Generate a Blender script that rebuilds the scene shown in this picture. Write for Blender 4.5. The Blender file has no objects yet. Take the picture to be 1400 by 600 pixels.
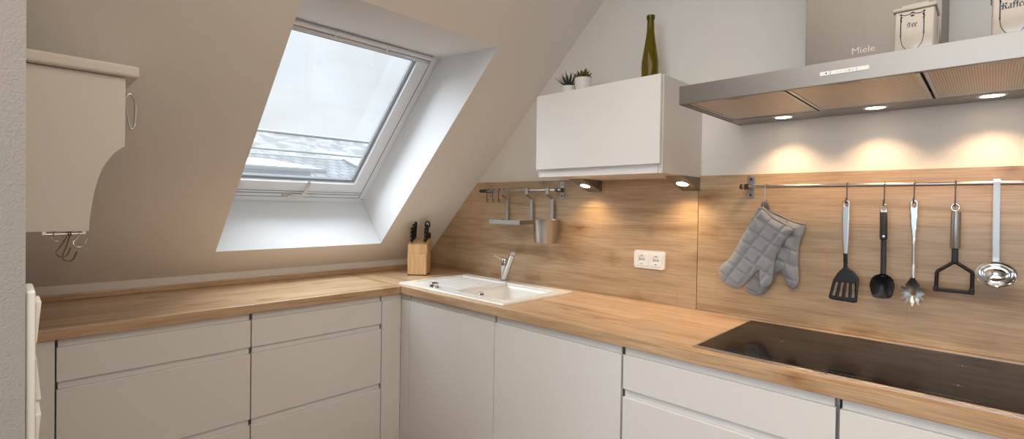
import bpy, bmesh, math, random
from mathutils import Vector, Matrix
random.seed(7)
PI = math.pi
COL = bpy.context.scene.collection
SC = bpy.context.scene

# ------------------------------------------------------------------ geometry constants (metres)
ZT, ZB = 0.91, 0.872            # worktop top / underside
D1, D2 = 0.618, 0.611           # worktop depths: knee-wall run, splashback run
F1, F2 = 0.606, -0.599          # front planes of the two cabinet runs
ZK = 0.9727; AL = math.radians(44.094)
WY = 0.010                      # plaster wall plane behind the splashback panels
CEIL = 2.60
EY = -2.042                     # end wall face
CA, SA = math.cos(AL), math.sin(AL)
def SL(s, y, o): return Vector((s*CA - o*SA, y, ZK + s*SA + o*CA))

# ------------------------------------------------------------------ materials
MATS = {}
def srgb(r, g, b):
    f = lambda c: (c/255/12.92) if c/255 <= .04045 else ((c/255+.055)/1.055)**2.4
    return (f(r), f(g), f(b), 1)
class NT:
    def __init__(s, name):
        m = bpy.data.materials.new(name); m.use_nodes = True
        s.m = m; s.t = m.node_tree; s.b = s.t.nodes['Principled BSDF']; MATS[name] = m
    def n(s, ty, **k):
        d = s.t.nodes.new(ty)
        for a, v in k.items():
            if a in d.inputs: d.inputs[a].default_value = v
            else: setattr(d, a, v)
        return d
    def l(s, a, b): s.t.links.new(a, b)
    def set(s, **k):
        for a, v in k.items(): s.b.inputs[a.replace('_', ' ')].default_value = v
    def coord(s, scale=(1, 1, 1), rot=(0, 0, 0), loc=(0, 0, 0)):
        tc = s.n('ShaderNodeTexCoord'); mp = s.n('ShaderNodeMapping')
        mp.inputs['Scale'].default_value = scale; mp.inputs['Rotation'].default_value = rot; mp.inputs['Location'].default_value = loc
        s.l(tc.outputs['Object'], mp.inputs['Vector']); return mp.outputs['Vector']
    def noise(s, vec, scale, detail=4, rough=.5, dist=0):
        d = s.n('ShaderNodeTexNoise'); d.inputs['Scale'].default_value = scale; d.inputs['Detail'].default_value = detail
        d.inputs['Roughness'].default_value = rough; d.inputs['Distortion'].default_value = dist
        if vec is not None: s.l(vec, d.inputs['Vector'])
        return d.outputs['Fac']
    def ramp(s, fac, stops):
        r = s.n('ShaderNodeValToRGB'); e = r.color_ramp.elements
        e[0].position, e[0].color = stops[0]; e[1].position, e[1].color = stops[-1]
        for p, c in stops[1:-1]:
            q = e.new(p); q.color = c
        s.l(fac, r.inputs['Fac']); return r.outputs['Color']
    def mix(s, a, b, fac, mode='MIX'):
        d = s.n('ShaderNodeMix', data_type='RGBA', blend_type=mode)
        for v, i in ((fac, 0), (a, 6), (b, 7)):
            if hasattr(v, 'is_output'): s.l(v, d.inputs[i])
            else: d.inputs[i].default_value = v
        return d.outputs[2]
    def bump(s, h, strength, dist=.01, prev=None):
        d = s.n('ShaderNodeBump'); d.inputs['Strength'].default_value = strength; d.inputs['Distance'].default_value = dist
        s.l(h, d.inputs['Height'])
        if prev is not None: s.l(prev, d.inputs['Normal'])
        s.l(d.outputs['Normal'], s.b.inputs['Normal']); return d.outputs['Normal']

def plain(name, col, rough=.5, metal=0, bump=None, **k):
    t = NT(name); t.set(Base_Color=col, Roughness=rough, Metallic=metal, **k)
    v = t.coord()
    n = t.noise(v, 35, 3)
    rr = t.n('ShaderNodeMapRange'); rr.inputs['To Min'].default_value = max(0, rough*.88); rr.inputs['To Max'].default_value = min(1, rough*1.12)
    t.l(n, rr.inputs['Value']); t.l(rr.outputs['Result'], t.b.inputs['Roughness'])
    if bump: t.bump(t.noise(v, bump[0], 5), bump[1], bump[2])
    return t.m
def plaster(name, col, scale, st, dist):
    t = NT(name); t.set(Roughness=.85); t.b.inputs['Specular IOR Level'].default_value = .25
    v = t.coord()
    c = t.ramp(t.noise(v, 2.0, 3), [(.3, tuple(x*.975 for x in col[:3])+(1,)), (.7, col)])
    t.l(c, t.b.inputs['Base Color'])
    vo = t.noise(v, scale, 6, .62, .4)
    t.bump(vo, st, dist); return t.m
def oak(name, axis, light, mid, dark, rough=.32, staves=True, seed=0, joint=.20):
    t = NT(name); t.set(Roughness=rough); t.b.inputs['Specular IOR Level'].default_value = .5
    s = [16, 16, 16]; s[axis] = 1.0
    v = t.coord(scale=tuple(s), loc=(seed, seed*.7, seed*1.3))
    base = t.noise(v, 1.0, 8, .62, .9)
    c = t.ramp(base, [(.30, dark), (.44, mid), (.60, light), (.78, tuple(min(1, x*1.08) for x in light[:3])+(1,))])
    s2 = [70, 70, 70]; s2[axis] = 2.2
    fine = t.noise(t.coord(scale=tuple(s2), loc=(seed, 0, 0)), 3.0, 3, .6)
    fr = t.ramp(fine, [(.36, (.70, .64, .57, 1)), (.58, (1.04, 1.04, 1.04, 1))])
    c = t.mix(c, fr, .62, 'MULTIPLY')
    # soft cloudy tone variation and a few knots
    s3 = [3.2, 3.2, 3.2]; s3[axis] = 1.1
    cl = t.ramp(t.noise(t.coord(scale=tuple(s3), loc=(seed*2, 3, 1)), 1.1, 3, .5), [(.32, (.80, .76, .70, 1)), (.66, (1.06, 1.05, 1.04, 1))])
    c = t.mix(c, cl, .65, 'MULTIPLY')
    s4 = [7.5, 7.5, 7.5]; s4[axis] = 4.0
    kn = t.n('ShaderNodeTexVoronoi'); kn.inputs['Scale'].default_value = .85
    wv = t.n('ShaderNodeVectorMath', operation='ADD')
    nz = t.n('ShaderNodeTexNoise'); nz.inputs['Scale'].default_value = 3.5; nz.inputs['Detail'].default_value = 3
    vv = t.coord(scale=tuple(s4), loc=(seed, 0, seed))
    t.l(vv, nz.inputs['Vector']); sc_ = t.n('ShaderNodeVectorMath', operation='SCALE'); sc_.inputs['Scale'].default_value = .5
    t.l(nz.outputs['Color'], sc_.inputs[0]); t.l(vv, wv.inputs[0]); t.l(sc_.outputs[0], wv.inputs[1]); t.l(wv.outputs[0], kn.inputs['Vector'])
    kc = t.ramp(kn.outputs['Distance'], [(.03, (.42, .27, .15, 1)), (.12, (.74, .63, .50, 1)), (.28, (1, 1, 1, 1))])
    c = t.mix(c, kc, .75, 'MULTIPLY')
    if staves:
        br = t.n('ShaderNodeTexBrick'); br.offset = .37
        rot = {0: (PI/2, 0, 0), 1: (0, 0, PI/2), 2: (0, 0, 0)}[axis] if staves == 'wall' else ({0: (0, 0, 0), 1: (0, 0, PI/2)}[axis])
        tc = t.coord(rot=rot, loc=(.13, .07, 0))
        t.l(tc, br.inputs['Vector'])
        br.inputs['Scale'].default_value = 1; br.inputs['Brick Width'].default_value = .62; br.inputs['Row Height'].default_value = .105
        br.inputs['Mortar Size'].default_value = .0012; br.inputs['Mortar Smooth'].default_value = .4
        br.inputs['Color1'].default_value = (1.03, 1.03, 1.03, 1); br.inputs['Color2'].default_value = (.90, .88, .86, 1); br.inputs['Mortar'].default_value = (.72, .64, .55, 1)
        c = t.mix(c, br.outputs['Color'], joint*2, 'MULTIPLY')
    t.l(c, t.b.inputs['Base Color'])
    t.bump(fine, .12, .002)
    return t.m
def brushed(name, col, rough, axis=0, metal=1.0):
    t = NT(name); t.set(Base_Color=col, Metallic=metal, Roughness=rough)
    s = [600, 600, 600]; s[axis] = 3
    n = t.noise(t.coord(scale=tuple(s)), 1.0, 2)
    rr = t.n('ShaderNodeMapRange'); rr.inputs['To Min'].default_value = rough*.85; rr.inputs['To Max'].default_value = rough*1.25
    t.l(n, rr.inputs['Value']); t.l(rr.outputs['Result'], t.b.inputs['Roughness'])
    t.bump(n, .10, .0006); return t.m

M = {}
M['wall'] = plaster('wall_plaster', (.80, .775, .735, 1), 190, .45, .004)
M['rough_wall'] = plaster('shaded_coarse_plaster', (.36, .34, .315, 1), 300, .55, .0025)  # shade on the projecting wall is put into this plaster colour
M['slope'] = plaster('slope_paint', (.82, .785, .735, 1), 60, .08, .003)
M['reveal'] = plaster('daylit_reveal_paint', (.84, .87, .90, 1), 70, .06, .002)  # white paint with the cool cast of the daylight mixed into it
M['ceil'] = plaster('ceiling_paint', (.80, .77, .72, 1), 90, .2, .003)
M['shelf'] = plain('cream_shelf_paint', (.72, .665, .60, 1), .5)
M['front'] = plain('gloss_white_lacquer', (.80, .785, .755, 1), .16)
M['carcass'] = plain('white_carcass', (.72, .69, .65, 1), .4)
M['grip'] = plain('grip_profile_white', (.78, .78, .77, 1), .35)
M['dark'] = plain('shadow_gap_grey', (.10, .09, .08, 1), .6)
L_, M_, D_ = (.68, .49, .315, 1), (.60, .41, .25, 1), (.42, .27, .15, 1)
M['oak_x'] = oak('oak_worktop_along_wall', 0, L_, M_, D_, .22, 'top', 3, .12)
M['oak_y'] = oak('oak_worktop_along_slope', 1, L_, M_, D_, .20, 'top', 8, .12)
M['splash'] = oak('oak_splashback', 0, (.555, .41, .265, 1), (.475, .34, .21, 1), (.31, .195, .105, 1), .34, 'wall', 5)
M['beech'] = oak('beech_block', 2, (.80, .55, .30, 1), (.74, .49, .25, 1), (.62, .38, .18, 1), .4, False, 2)
M['oak_floor'] = oak('oak_floor', 0, (.36, .22, .12, 1), (.30, .17, .09, 1), (.2, .11, .06, 1), .35, 'top', 1, .4)
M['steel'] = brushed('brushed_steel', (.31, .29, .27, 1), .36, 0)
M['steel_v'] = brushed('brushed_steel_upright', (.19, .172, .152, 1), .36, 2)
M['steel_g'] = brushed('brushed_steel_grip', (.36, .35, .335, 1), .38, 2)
M['steel_soft'] = plain('satin_steel', (.46, .45, .435, 1), .32, 1)
M['chrome'] = plain('chrome', (.66, .66, .66, 1), .08, 1)
M['wire'] = plain('dark_steel_wire', (.16, .14, .125, 1), .25, 1)
M['black'] = plain('black_nylon', (.008, .008, .009, 1), .36)
M['black'].node_tree.nodes['Principled BSDF'].inputs['Specular IOR Level'].default_value = .3
M['blackrub'] = plain('charcoal_plastic', (.022, .023, .026, 1), .5)
M['ceramic'] = plain('white_ceramic', (.86, .84, .80, 1), .18)
M['plastic'] = plain('white_plastic', (.84, .83, .80, 1), .3)
M['pot'] = plain('white_pot_glaze', (.78, .75, .71, 1), .35)
M['frame_w'] = plain('daylit_window_profile', (.84, .89, .94, 1), .35)  # white profile, the skylight's blue cast put into its colour
M['frame_g'] = plain('grey_window_gasket', (.20, .21, .225, 1), .5)
M['alu'] = plain('window_aluminium', (.58, .59, .61, 1), .35, .6)
M['jar'] = plain('shaded_cream_jar_glaze', (.54, .48, .41, 1), .16)  # cream glaze darkened, the shade over the jars put into its colour
M['blue'] = plain('blue_black_print', (.012, .017, .045, 1), .4)
M['logo'] = plain('light_logo_metal', (.62, .56, .48, 1), .35, .3)
M['soil'] = plain('potting_soil', (.035, .025, .018, 1), .9)
M['leafd'] = plain('dark_succulent_leaf', (.06, .05, .042, 1), .45)
M['leafg'] = plain('olive_succulent_leaf', (.15, .11, .012, 1), .45)
M['leafr'] = plain('brown_succulent_leaf', (.10, .045, .018, 1), .45)
M['snow'] = plain('pale_render', (.20, .21, .215, 1), .8)
M['gutter'] = plain('zinc_gutter', (.42, .44, .45, 1), .6)
M['sheet'] = plain('pale_sheet_roof', (.55, .57, .58, 1), .6)
M['render_w'] = plain('white_dormer_render', (.86, .87, .88, 1), .8)

def emit(name, col, st):
    t = NT(name); t.set(Base_Color=(0, 0, 0, 1)); t.b.inputs['Emission Color'].default_value = col; t.b.inputs['Emission Strength'].default_value = st; return t.m
M['lamp'] = emit('lamp_glow', (1, .80, .55, 1), 9)
M['led'] = emit('amber_led', (1, .50, .16, 1), 2.5)

def glass_pane():
    t = NT('window_glass'); nt = t.t
    tr = t.n('ShaderNodeBsdfTransparent'); tr.inputs['Color'].default_value = (.96, .975, .98, 1)
    gl = t.n('ShaderNodeBsdfGlossy'); gl.inputs['Roughness'].default_value = .02
    lw = t.n('ShaderNodeLayerWeight'); pw = t.n('ShaderNodeMath', operation='POWER'); t.l(lw.outputs['Facing'], pw.inputs[0]); pw.inputs[1].default_value = 5
    mr = t.n('ShaderNodeMapRange'); t.l(pw.outputs[0], mr.inputs['Value']); mr.inputs['To Min'].default_value = .04; mr.inputs['To Max'].default_value = .9
    mx = t.n('ShaderNodeMixShader'); t.l(mr.outputs[0], mx.inputs[0]); t.l(tr.outputs[0], mx.inputs[1]); t.l(gl.outputs[0], mx.inputs[2])
    t.l(mx.outputs[0], nt.nodes['Material Output'].inputs['Surface']); return t.m
M['glass'] = glass_pane()
def bottle_glass():
    t = NT('olive_bottle_glass'); t.set(Base_Color=(.30, .24, .008, 1), Roughness=.06, IOR=1.35)
    t.b.inputs['Transmission Weight'].default_value = .72; return t.m
M['bottle'] = bottle_glass()
def hob_glass():
    t = NT('black_hob_glass'); t.set(Base_Color=(.008, .007, .007, 1), Roughness=.035); t.b.inputs['IOR'].default_value = 1.3; t.b.inputs['Specular IOR Level'].default_value = .25
    v = t.coord(scale=(3, 30, 1)); n = t.noise(v, 4, 5)
    r = t.ramp(n, [(.45, (.03, .03, .03, 1)), (.75, (.13, .13, .13, 1))]); t.l(r, t.b.inputs['Roughness']); return t.m
M['hob'] = hob_glass()
def fabric():
    t = NT('grey_cotton_weave'); t.set(Roughness=.95); t.b.inputs['Specular IOR Level'].default_value = .1
    v = t.coord(rot=(0, .5, 0))
    w1 = t.n('ShaderNodeTexWave'); w1.inputs['Scale'].default_value = 95; w1.bands_direction = 'X'; t.l(v, w1.inputs['Vector'])
    w2 = t.n('ShaderNodeTexWave'); w2.inputs['Scale'].default_value = 95; w2.bands_direction = 'Z'; t.l(v, w2.inputs['Vector'])
    m = t.n('ShaderNodeMath', operation='ADD'); t.l(w1.outputs['Fac'], m.inputs[0]); t.l(w2.outputs['Fac'], m.inputs[1])
    c = t.ramp(m.outputs[0], [(.2, (.19, .198, .21, 1)), (.9, (.34, .348, .365, 1))])
    t.l(c, t.b.inputs['Base Color']); t.bump(m.outputs[0], .5, .0012)
    t.b.inputs['Sheen Weight'].default_value = .25; return t.m
M['fabric'] = fabric()
M['trim_tape'] = plain('grey_binding_tape', (.26, .24, .22, 1), .9)
def mesh_filter():
    t = NT('hood_filter_mesh'); t.set(Metallic=.9, Roughness=.42)
    v = t.coord()
    a = t.n('ShaderNodeTexWave'); a.bands_direction = 'X'; a.inputs['Scale'].default_value = 62; t.l(v, a.inputs['Vector'])
    b = t.n('ShaderNodeTexWave'); b.bands_direction = 'Y'; b.inputs['Scale'].default_value = 62; t.l(v, b.inputs['Vector'])
    m = t.n('ShaderNodeMath', operation='MULTIPLY'); t.l(a.outputs['Fac'], m.inputs[0]); t.l(b.outputs['Fac'], m.inputs[1])
    c = t.ramp(m.outputs[0], [(.05, (.66, .60, .52, 1)), (.5, (.30, .26, .22, 1))]); t.l(c, t.b.inputs['Base Color'])
    t.bump(m.outputs[0], .35, .001); return t.m
M['filter'] = mesh_filter()
def roof_tiles(name, c1, c2, sc=1.0):
    t = NT(name); t.set(Roughness=.85)
    v = t.coord(rot=(0, 0, PI/2))
    br = t.n('ShaderNodeTexBrick'); t.l(v, br.inputs['Vector']); br.inputs['Scale'].default_value = sc
    br.inputs['Brick Width'].default_value = .3; br.inputs['Row Height'].default_value = .33; br.inputs['Mortar Size'].default_value = .03; br.inputs['Mortar Smooth'].default_value = .6
    br.inputs['Color1'].default_value = c1; br.inputs['Color2'].default_value = c2; br.inputs['Mortar'].default_value = tuple(x*.3 for x in c1[:3])+(1,)
    n = t.ramp(t.noise(t.coord(), 1.4, 5), [(.4, (1, 1, 1, 1)), (.62, (1.9, 1.9, 1.9, 1))])
    t.l(t.mix(br.outputs['Color'], n, .8, 'MULTIPLY'), t.b.inputs['Base Color']); return t.m
M['tiles'] = roof_tiles('grey_pantiles', (.085, .092, .097, 1), (.105, .11, .115, 1))
def far_roof():
    t = NT('frosted_far_roof'); t.set(Roughness=.85)
    n = t.noise(t.coord(scale=(.5, .55, .5)), 2.2, 3, .5, .6)
    t.l(t.ramp(n, [(.44, (.115, .12, .125, 1)), (.50, (.20, .205, .21, 1)), (.56, (.14, .145, .15, 1)), (.62, (.24, .245, .25, 1))]), t.b.inputs['Base Color']); return t.m
M['farroof'] = far_roof()

# ------------------------------------------------------------------ mesh helpers
def BM(): return bmesh.new()
def bx(bm, x0, x1, y0, y1, z0, z1, bev=0, seg=2):
    r = bmesh.ops.create_cube(bm, size=1)
    vs = r['verts']
    for v in vs: v.co = Vector(((x0+x1)/2+v.co.x*(x1-x0), (y0+y1)/2+v.co.y*(y1-y0), (z0+z1)/2+v.co.z*(z1-z0)))
    if bev:
        es = list({e for v in vs for e in v.link_edges})
        bmesh.ops.bevel(bm, geom=es, offset=bev, segments=seg, affect='EDGES', profile=.5)
    return bm
def smooth_path(pts, n=6, closed=False):
    P = [Vector(p) for p in pts]; out = []; N = len(P)
    for i in range(N if closed else N-1):
        if closed: a, b, c, d = P[(i-1) % N], P[i], P[(i+1) % N], P[(i+2) % N]
        else: a, b, c, d = P[max(i-1, 0)], P[i], P[i+1], P[min(i+2, N-1)]
        for k in range(n):
            t = k/n
            out.append(.5*((2*b)+(c-a)*t+(2*a-5*b+4*c-d)*t*t+(3*b-a-3*c+d)*t**3))
    if not closed: out.append(P[-1])
    return out
def sweep(bm, path, prof, up=Vector((0, 0, 1)), closed=False, caps=True):
    """prof: function(i) -> list of (a,b) offsets in the frame (side, up)"""
    P = [Vector(p) for p in path]; N = len(P); rings = []; prev = None
    for i in range(N):
        if closed: t = (P[(i+1) % N]-P[i-1])
        else: t = P[min(i+1, N-1)]-P[max(i-1, 0)]
        if t.length < 1e-9: t = Vector((0, 0, 1))
        t.normalize()
        u = (prev if prev is not None else up); u = u - t*u.dot(t)
        if u.length < 1e-4:
            u = Vector((1, 0, 0)) - t*t.x
            if u.length < 1e-3: u = Vector((0, 1, 0))-t*t.y
        u.normalize(); prev = u; s = t.cross(u)
        rings.append([bm.verts.new(P[i]+s*a+u*b) for a, b in prof(i)])
    k = len(rings[0])
    for i in range(N if closed else N-1):
        A, B = rings[i], rings[(i+1) % N]
        for j in range(k):
            bm.faces.new((A[j], A[(j+1) % k], B[(j+1) % k], B[j]))
    if caps and not closed:
        bm.faces.new(rings[0][::-1]); bm.faces.new(rings[-1])
def tube(bm, path, r, seg=12, closed=False):
    f = (lambda i: r) if not callable(r) else r
    sweep(bm, path, lambda i: [(f(i)*math.cos(2*PI*j/seg), f(i)*math.sin(2*PI*j/seg)) for j in range(seg)], closed=closed)
def strap(bm, path, w, t, up):
    sweep(bm, path, lambda i: [(-w/2, -t/2), (w/2, -t/2), (w/2, t/2), (-w/2, t/2)], up=Vector(up))
def lathe(bm, prof, c, seg=40, axis=None, sx=1, sy=1):
    c = Vector(c); rings = []
    rot = Matrix.Identity(3) if axis is None else Vector((0, 0, 1)).rotation_difference(Vector(axis)).to_matrix()
    for r, z in prof:
        if r < 1e-6: rings.append([bm.verts.new(c+rot@Vector((0, 0, z)))])
        else: rings.append([bm.verts.new(c+rot@Vector((sx*r*math.cos(2*PI*j/seg), sy*r*math.sin(2*PI*j/seg), z))) for j in range(seg)])
    for A, B in zip(rings, rings[1:]):
        if len(A) == 1 and len(B) == 1: continue
        for j in range(seg):
            q = [A[j % len(A)]] + ([A[(j+1) % seg]] if len(A) > 1 else []) + ([B[(j+1) % seg]] if len(B) > 1 else []) + [B[j % len(B)]]
            bm.faces.new(q)
    if len(rings[0]) > 1: bm.faces.new(rings[0][::-1])
    if len(rings[-1]) > 1: bm.faces.new(rings[-1])
def prism(bm, pts, off, bev=0):
    """pts: 3D planar loop, off: extrusion vector"""
    off = Vector(off); a = [bm.verts.new(Vector(p)) for p in pts]; b = [bm.verts.new(Vector(p)+off) for p in pts]
    n = len(a); fs = [bm.faces.new(a[::-1]), bm.faces.new(b)]
    for i in range(n): fs.append(bm.faces.new((a[i], a[(i+1) % n], b[(i+1) % n], b[i])))
    if bev:
        es = list({e for f in fs for e in f.edges})
        bmesh.ops.bevel(bm, geom=es, offset=bev, segments=2, affect='EDGES')
def roundrect(x0, x1, z0, z1, r, n=5):
    out = []
    for cx, cz, a0 in ((x1-r, z1-r, 0), (x0+r, z1-r, 90), (x0+r, z0+r, 180), (x1-r, z0+r, 270)):
        for k in range(n+1):
            a = math.radians(a0+90*k/n); out.append((cx+r*math.cos(a), cz+r*math.sin(a)))
    return out
def slab_with_holes(bm, xs, ys, z0, z1, hole):
    """plate on a grid, cells where hole(cx,cy) is true left out, side walls closed"""
    nx, ny = len(xs)-1, len(ys)-1
    solid = lambda i, j: 0 <= i < nx and 0 <= j < ny and not hole((xs[i]+xs[i+1])/2, (ys[j]+ys[j+1])/2)
    V = {}
    def v(i, j, z):
        if (i, j, z) not in V: V[i, j, z] = bm.verts.new((xs[i], ys[j], z))
        return V[i, j, z]
    for i in range(nx):
        for j in range(ny):
            if not solid(i, j): continue
            bm.faces.new((v(i, j, z1), v(i+1, j, z1), v(i+1, j+1, z1), v(i, j+1, z1)))
            bm.faces.new((v(i, j, z0), v(i, j+1, z0), v(i+1, j+1, z0), v(i+1, j, z0)))
            for di, dj, a, b in ((0, -1, (0, 0), (1, 0)), (1, 0, (1, 0), (1, 1)), (0, 1, (1, 1), (0, 1)), (-1, 0, (0, 1), (0, 0))):
                if not solid(i+di, j+dj):
                    bm.faces.new((v(i+a[0], j+a[1], z0), v(i+b[0], j+b[1], z0), v(i+b[0], j+b[1], z1), v(i+a[0], j+a[1], z1)))
def seg_dist(p, a, b):
    ax, az = a; bx_, bz = b; dx, dz = bx_-ax, bz-az; L = dx*dx+dz*dz
    t = 0 if L == 0 else max(0, min(1, ((p[0]-ax)*dx+(p[1]-az)*dz)/L))
    q = (ax+t*dx, az+t*dz); return math.hypot(p[0]-q[0], p[1]-q[1]), q
def inside(p, poly):
    c = False; n = len(poly)
    for i in range(n):
        a, b = poly[i], poly[i-1]
        if (a[1] > p[1]) != (b[1] > p[1]) and p[0] < (b[0]-a[0])*(p[1]-a[1])/(b[1]-a[1])+a[0]: c = not c
    return c
def puff(bm, poly, holes, step, front, back, yc):
    """solid from a plan outline in x,z: front/back(d,x,z) thickness towards/away from the room, yc(x,z) mid surface"""
    loops = [poly]+holes; x0 = min(p[0] for p in poly); z0 = min(p[1] for p in poly)
    nx = int((max(p[0] for p in poly)-x0)/step)+3; nz = int((max(p[1] for p in poly)-z0)/step)+3
    ins = lambda p: inside(p, poly) and not any(inside(p, h) for h in holes)
    P = {}
    def info(i, j):
        if (i, j) in P: return P[i, j]
        p = (x0+(i-1)*step, z0+(j-1)*step); best = (9, p)
        for L in loops:
            for k in range(len(L)):
                d, q = seg_dist(p, L[k-1], L[k])
                if d < best[0]: best = (d, q)
        isin = ins(p)
        if not isin or best[0] < step*.38: r = (best[1], 0.0)
        else: r = (p, best[0])
        P[i, j] = r; return r
    FV, BV = {}, {}
    cells = [(i, j) for i in range(nx) for j in range(nz) if ins((x0+(i-.5)*step, z0+(j-.5)*step))]
    cs = set(cells)
    def fv(i, j, which):
        D = FV if which else BV
        if (i, j) not in D:
            (x, z), d = info(i, j); y = yc(x, z)
            D[i, j] = bm.verts.new((x, y-front(d, x, z), z)) if which else bm.verts.new((x, y+back(d, x, z), z))
        return D[i, j]
    def face(vs):
        u = []
        for v in vs:
            if v not in u: u.append(v)
        if len(u) >= 3:
            try: bm.faces.new(u)
            except ValueError: pass
    for i, j in cells:
        face([fv(i, j, 1), fv(i+1, j, 1), fv(i+1, j+1, 1), fv(i, j+1, 1)])
        face([fv(i, j, 0), fv(i, j+1, 0), fv(i+1, j+1, 0), fv(i+1, j, 0)])
        for di, dj, a, b in ((0, -1, (0, 0), (1, 0)), (1, 0, (1, 0), (1, 1)), (0, 1, (1, 1), (0, 1)), (-1, 0, (0, 1), (0, 0))):
            if (i+di, j+dj) not in cs:
                A, B = (i+a[0], j+a[1]), (i+b[0], j+b[1])
                face([fv(*A, 0), fv(*B, 0), fv(*B, 1), fv(*A, 1)])
    bmesh.ops.remove_doubles(bm, verts=bm.verts, dist=1e-5)
def edge_round(T, e): return lambda d, x, z: T*(0.35+0.65*math.sqrt(max(0, 1-(1-min(1, d/e))**2)))

def wloc(o):
    v = Vector((0, 0, 0))
    while o is not None: v += o.location; o = o.parent
    return v
def obj(name, bm, mat, parent=None, smooth=None, label=None, origin=None):
    bmesh.ops.recalc_face_normals(bm, faces=bm.faces)
    if parent is not None: base = wloc(parent)
    elif origin is not None: base = Vector(origin)
    else:
        xs = [v.co for v in bm.verts]
        base = Vector(((min(v.x for v in xs)+max(v.x for v in xs))/2, (min(v.y for v in xs)+max(v.y for v in xs))/2, min(v.z for v in xs)))
    bmesh.ops.translate(bm, verts=bm.verts, vec=-base)
    me = bpy.data.meshes.new(name); bm.to_mesh(me); bm.free()
    o = bpy.data.objects.new(name, me); COL.objects.link(o)
    me.materials.append(MATS[mat] if isinstance(mat, str) and mat in MATS else (M[mat] if isinstance(mat, str) else mat))
    if parent is not None: o.parent = parent
    else: o.location = base
    if smooth is not None:
        for p in me.polygons: p.use_smooth = True
        try: me.set_sharp_from_angle(angle=math.radians(smooth))
        except Exception: pass
    if label: o['label'] = label
    return o
def thing(name, label, cat, loc, group=None):
    o = bpy.data.objects.new(name, None); COL.objects.link(o); o.location = loc; o.empty_display_size = .05
    o['label'] = label; o['category'] = cat
    if group: o['group'] = group
    return o
def tag(o, label, cat, group=None):
    o['label'] = label; o['category'] = cat
    if group: o['group'] = group
    return o
def struct(name, bm, mat, parent=None, **k):
    o = obj(name, bm, mat, parent, **k)
    if parent is None: o['kind'] = 'structure'
    return o
def text_bm(s, size, M4, depth=.0006, bold=.0):
    cu = bpy.data.curves.new('t', 'FONT'); cu.body = s; cu.size = size; cu.extrude = depth; cu.offset = bold; cu.align_x = 'CENTER'; cu.resolution_u = 3
    o = bpy.data.objects.new('t', cu); COL.objects.link(o)
    dg = bpy.context.evaluated_depsgraph_get(); me = bpy.data.meshes.new_from_object(o.evaluated_get(dg))
    bm = BM(); bm.from_mesh(me); bmesh.ops.transform(bm, matrix=M4, verts=bm.verts)
    bpy.data.objects.remove(o); bpy.data.curves.remove(cu); bpy.data.meshes.remove(me); return bm

# ================================================================== THE ROOM
XE, YB, XW = 4.6, -4.6, 2.0     # right end, back, corner of the projecting wall
bm = BM(); bx(bm, -.05, XE, YB, WY, -.05, 0); struct('floor', bm, 'oak_floor')
bm = BM(); bx(bm, (CEIL-ZK)/math.tan(AL)-.02, XE+.1, YB-.1, WY+.1, CEIL, CEIL+.1); struct('ceiling', bm, 'ceil')
# splashback wall (gable): closed polygon following the roof slope
xt = (CEIL-ZK)/math.tan(AL)
bm = BM(); prism(bm, [(-.3, WY, 0), (XE+.1, WY, 0), (XE+.1, WY, CEIL), (xt, WY, CEIL), (-.3, WY, ZK-.3*math.tan(AL)+.02)], (0, .2, 0)); struct('wall_right', bm, 'wall')
bm = BM(); bx(bm, XE, XE+.1, YB-.1, WY+.1, 0, CEIL); struct('wall_front', bm, 'wall')
RW = (2.15, 3.65, .95, 2.25)
bm = BM(); bx(bm, XW, RW[0], YB-.1, YB, 0, CEIL); bx(bm, RW[1], XE+.1, YB-.1, YB, 0, CEIL); bx(bm, RW[0], RW[1], YB-.1, YB, 0, RW[2]); bx(bm, RW[0], RW[1], YB-.1, YB, RW[3], CEIL); struct('wall_back', bm, 'wall')
bm = BM()
for a in ((RW[0], RW[0]+.06), (2.87, 2.93), (RW[1]-.06, RW[1])): bx(bm, a[0], a[1], YB-.08, YB-.02, RW[2], RW[3], .004)
for b in ((RW[2], RW[2]+.06), (RW[3]-.06, RW[3])): bx(bm, RW[0], RW[1], YB-.078, YB-.022, b[0], b[1], .004)
struct('added_rear_window', bm, 'frame_w')  # unseen rear window, added as the opening for the cool fill
# projecting wall whose end shows at the left edge of the view
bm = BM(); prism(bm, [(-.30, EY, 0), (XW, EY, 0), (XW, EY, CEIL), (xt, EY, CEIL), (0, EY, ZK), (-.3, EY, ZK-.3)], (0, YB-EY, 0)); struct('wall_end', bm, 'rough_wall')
# knee wall + slope with the roof-window opening
S0, S1, Y1, Y2, OO = .176, 1.602, -1.341, -.437, .34
SMAX = (CEIL-ZK)/SA
bm = BM()
def quad(bm, *p): bm.faces.new([bm.verts.new(q) for q in p])
ys = [EY-.02, Y1, Y2, WY]; ss = [0, S0, S1, SMAX]
G = {(i, j): bm.verts.new(SL(ss[i], ys[j], 0)) for i in range(4) for j in range(4)}
for i in range(3):
    for j in range(3):
        if (i, j) != (1, 1): bm.faces.new((G[i, j], G[i+1, j], G[i+1, j+1], G[i, j+1]))
k0, k1 = [bm.verts.new((0, ys[j], 0)) for j in (0, 3)]
bm.faces.new([k0]+[G[0, j] for j in range(4)]+[k1])
o = struct('wall_left', bm, 'slope')
# reveals: bottom and sides square to the slope, head horizontal
S0f, S1f = .185, 1.299
bm = BM()
A = [SL(S0, Y1, 0), SL(S0, Y2, 0), SL(S1, Y2, 0), SL(S1, Y1, 0)]; B = [SL(S0f, Y1, OO+.06), SL(S0f, Y2, OO+.06), SL(S1f-.053, Y2, OO+.06), SL(S1f-.053, Y1, OO+.06)]
av = [bm.verts.new(p) for p in A]; bv = [bm.verts.new(p) for p in B]
for i in range(4): bm.faces.new((av[i], av[(i+1) % 4], bv[(i+1) % 4], bv[i]))
struct('trim_1', bm, 'reveal')
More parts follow.
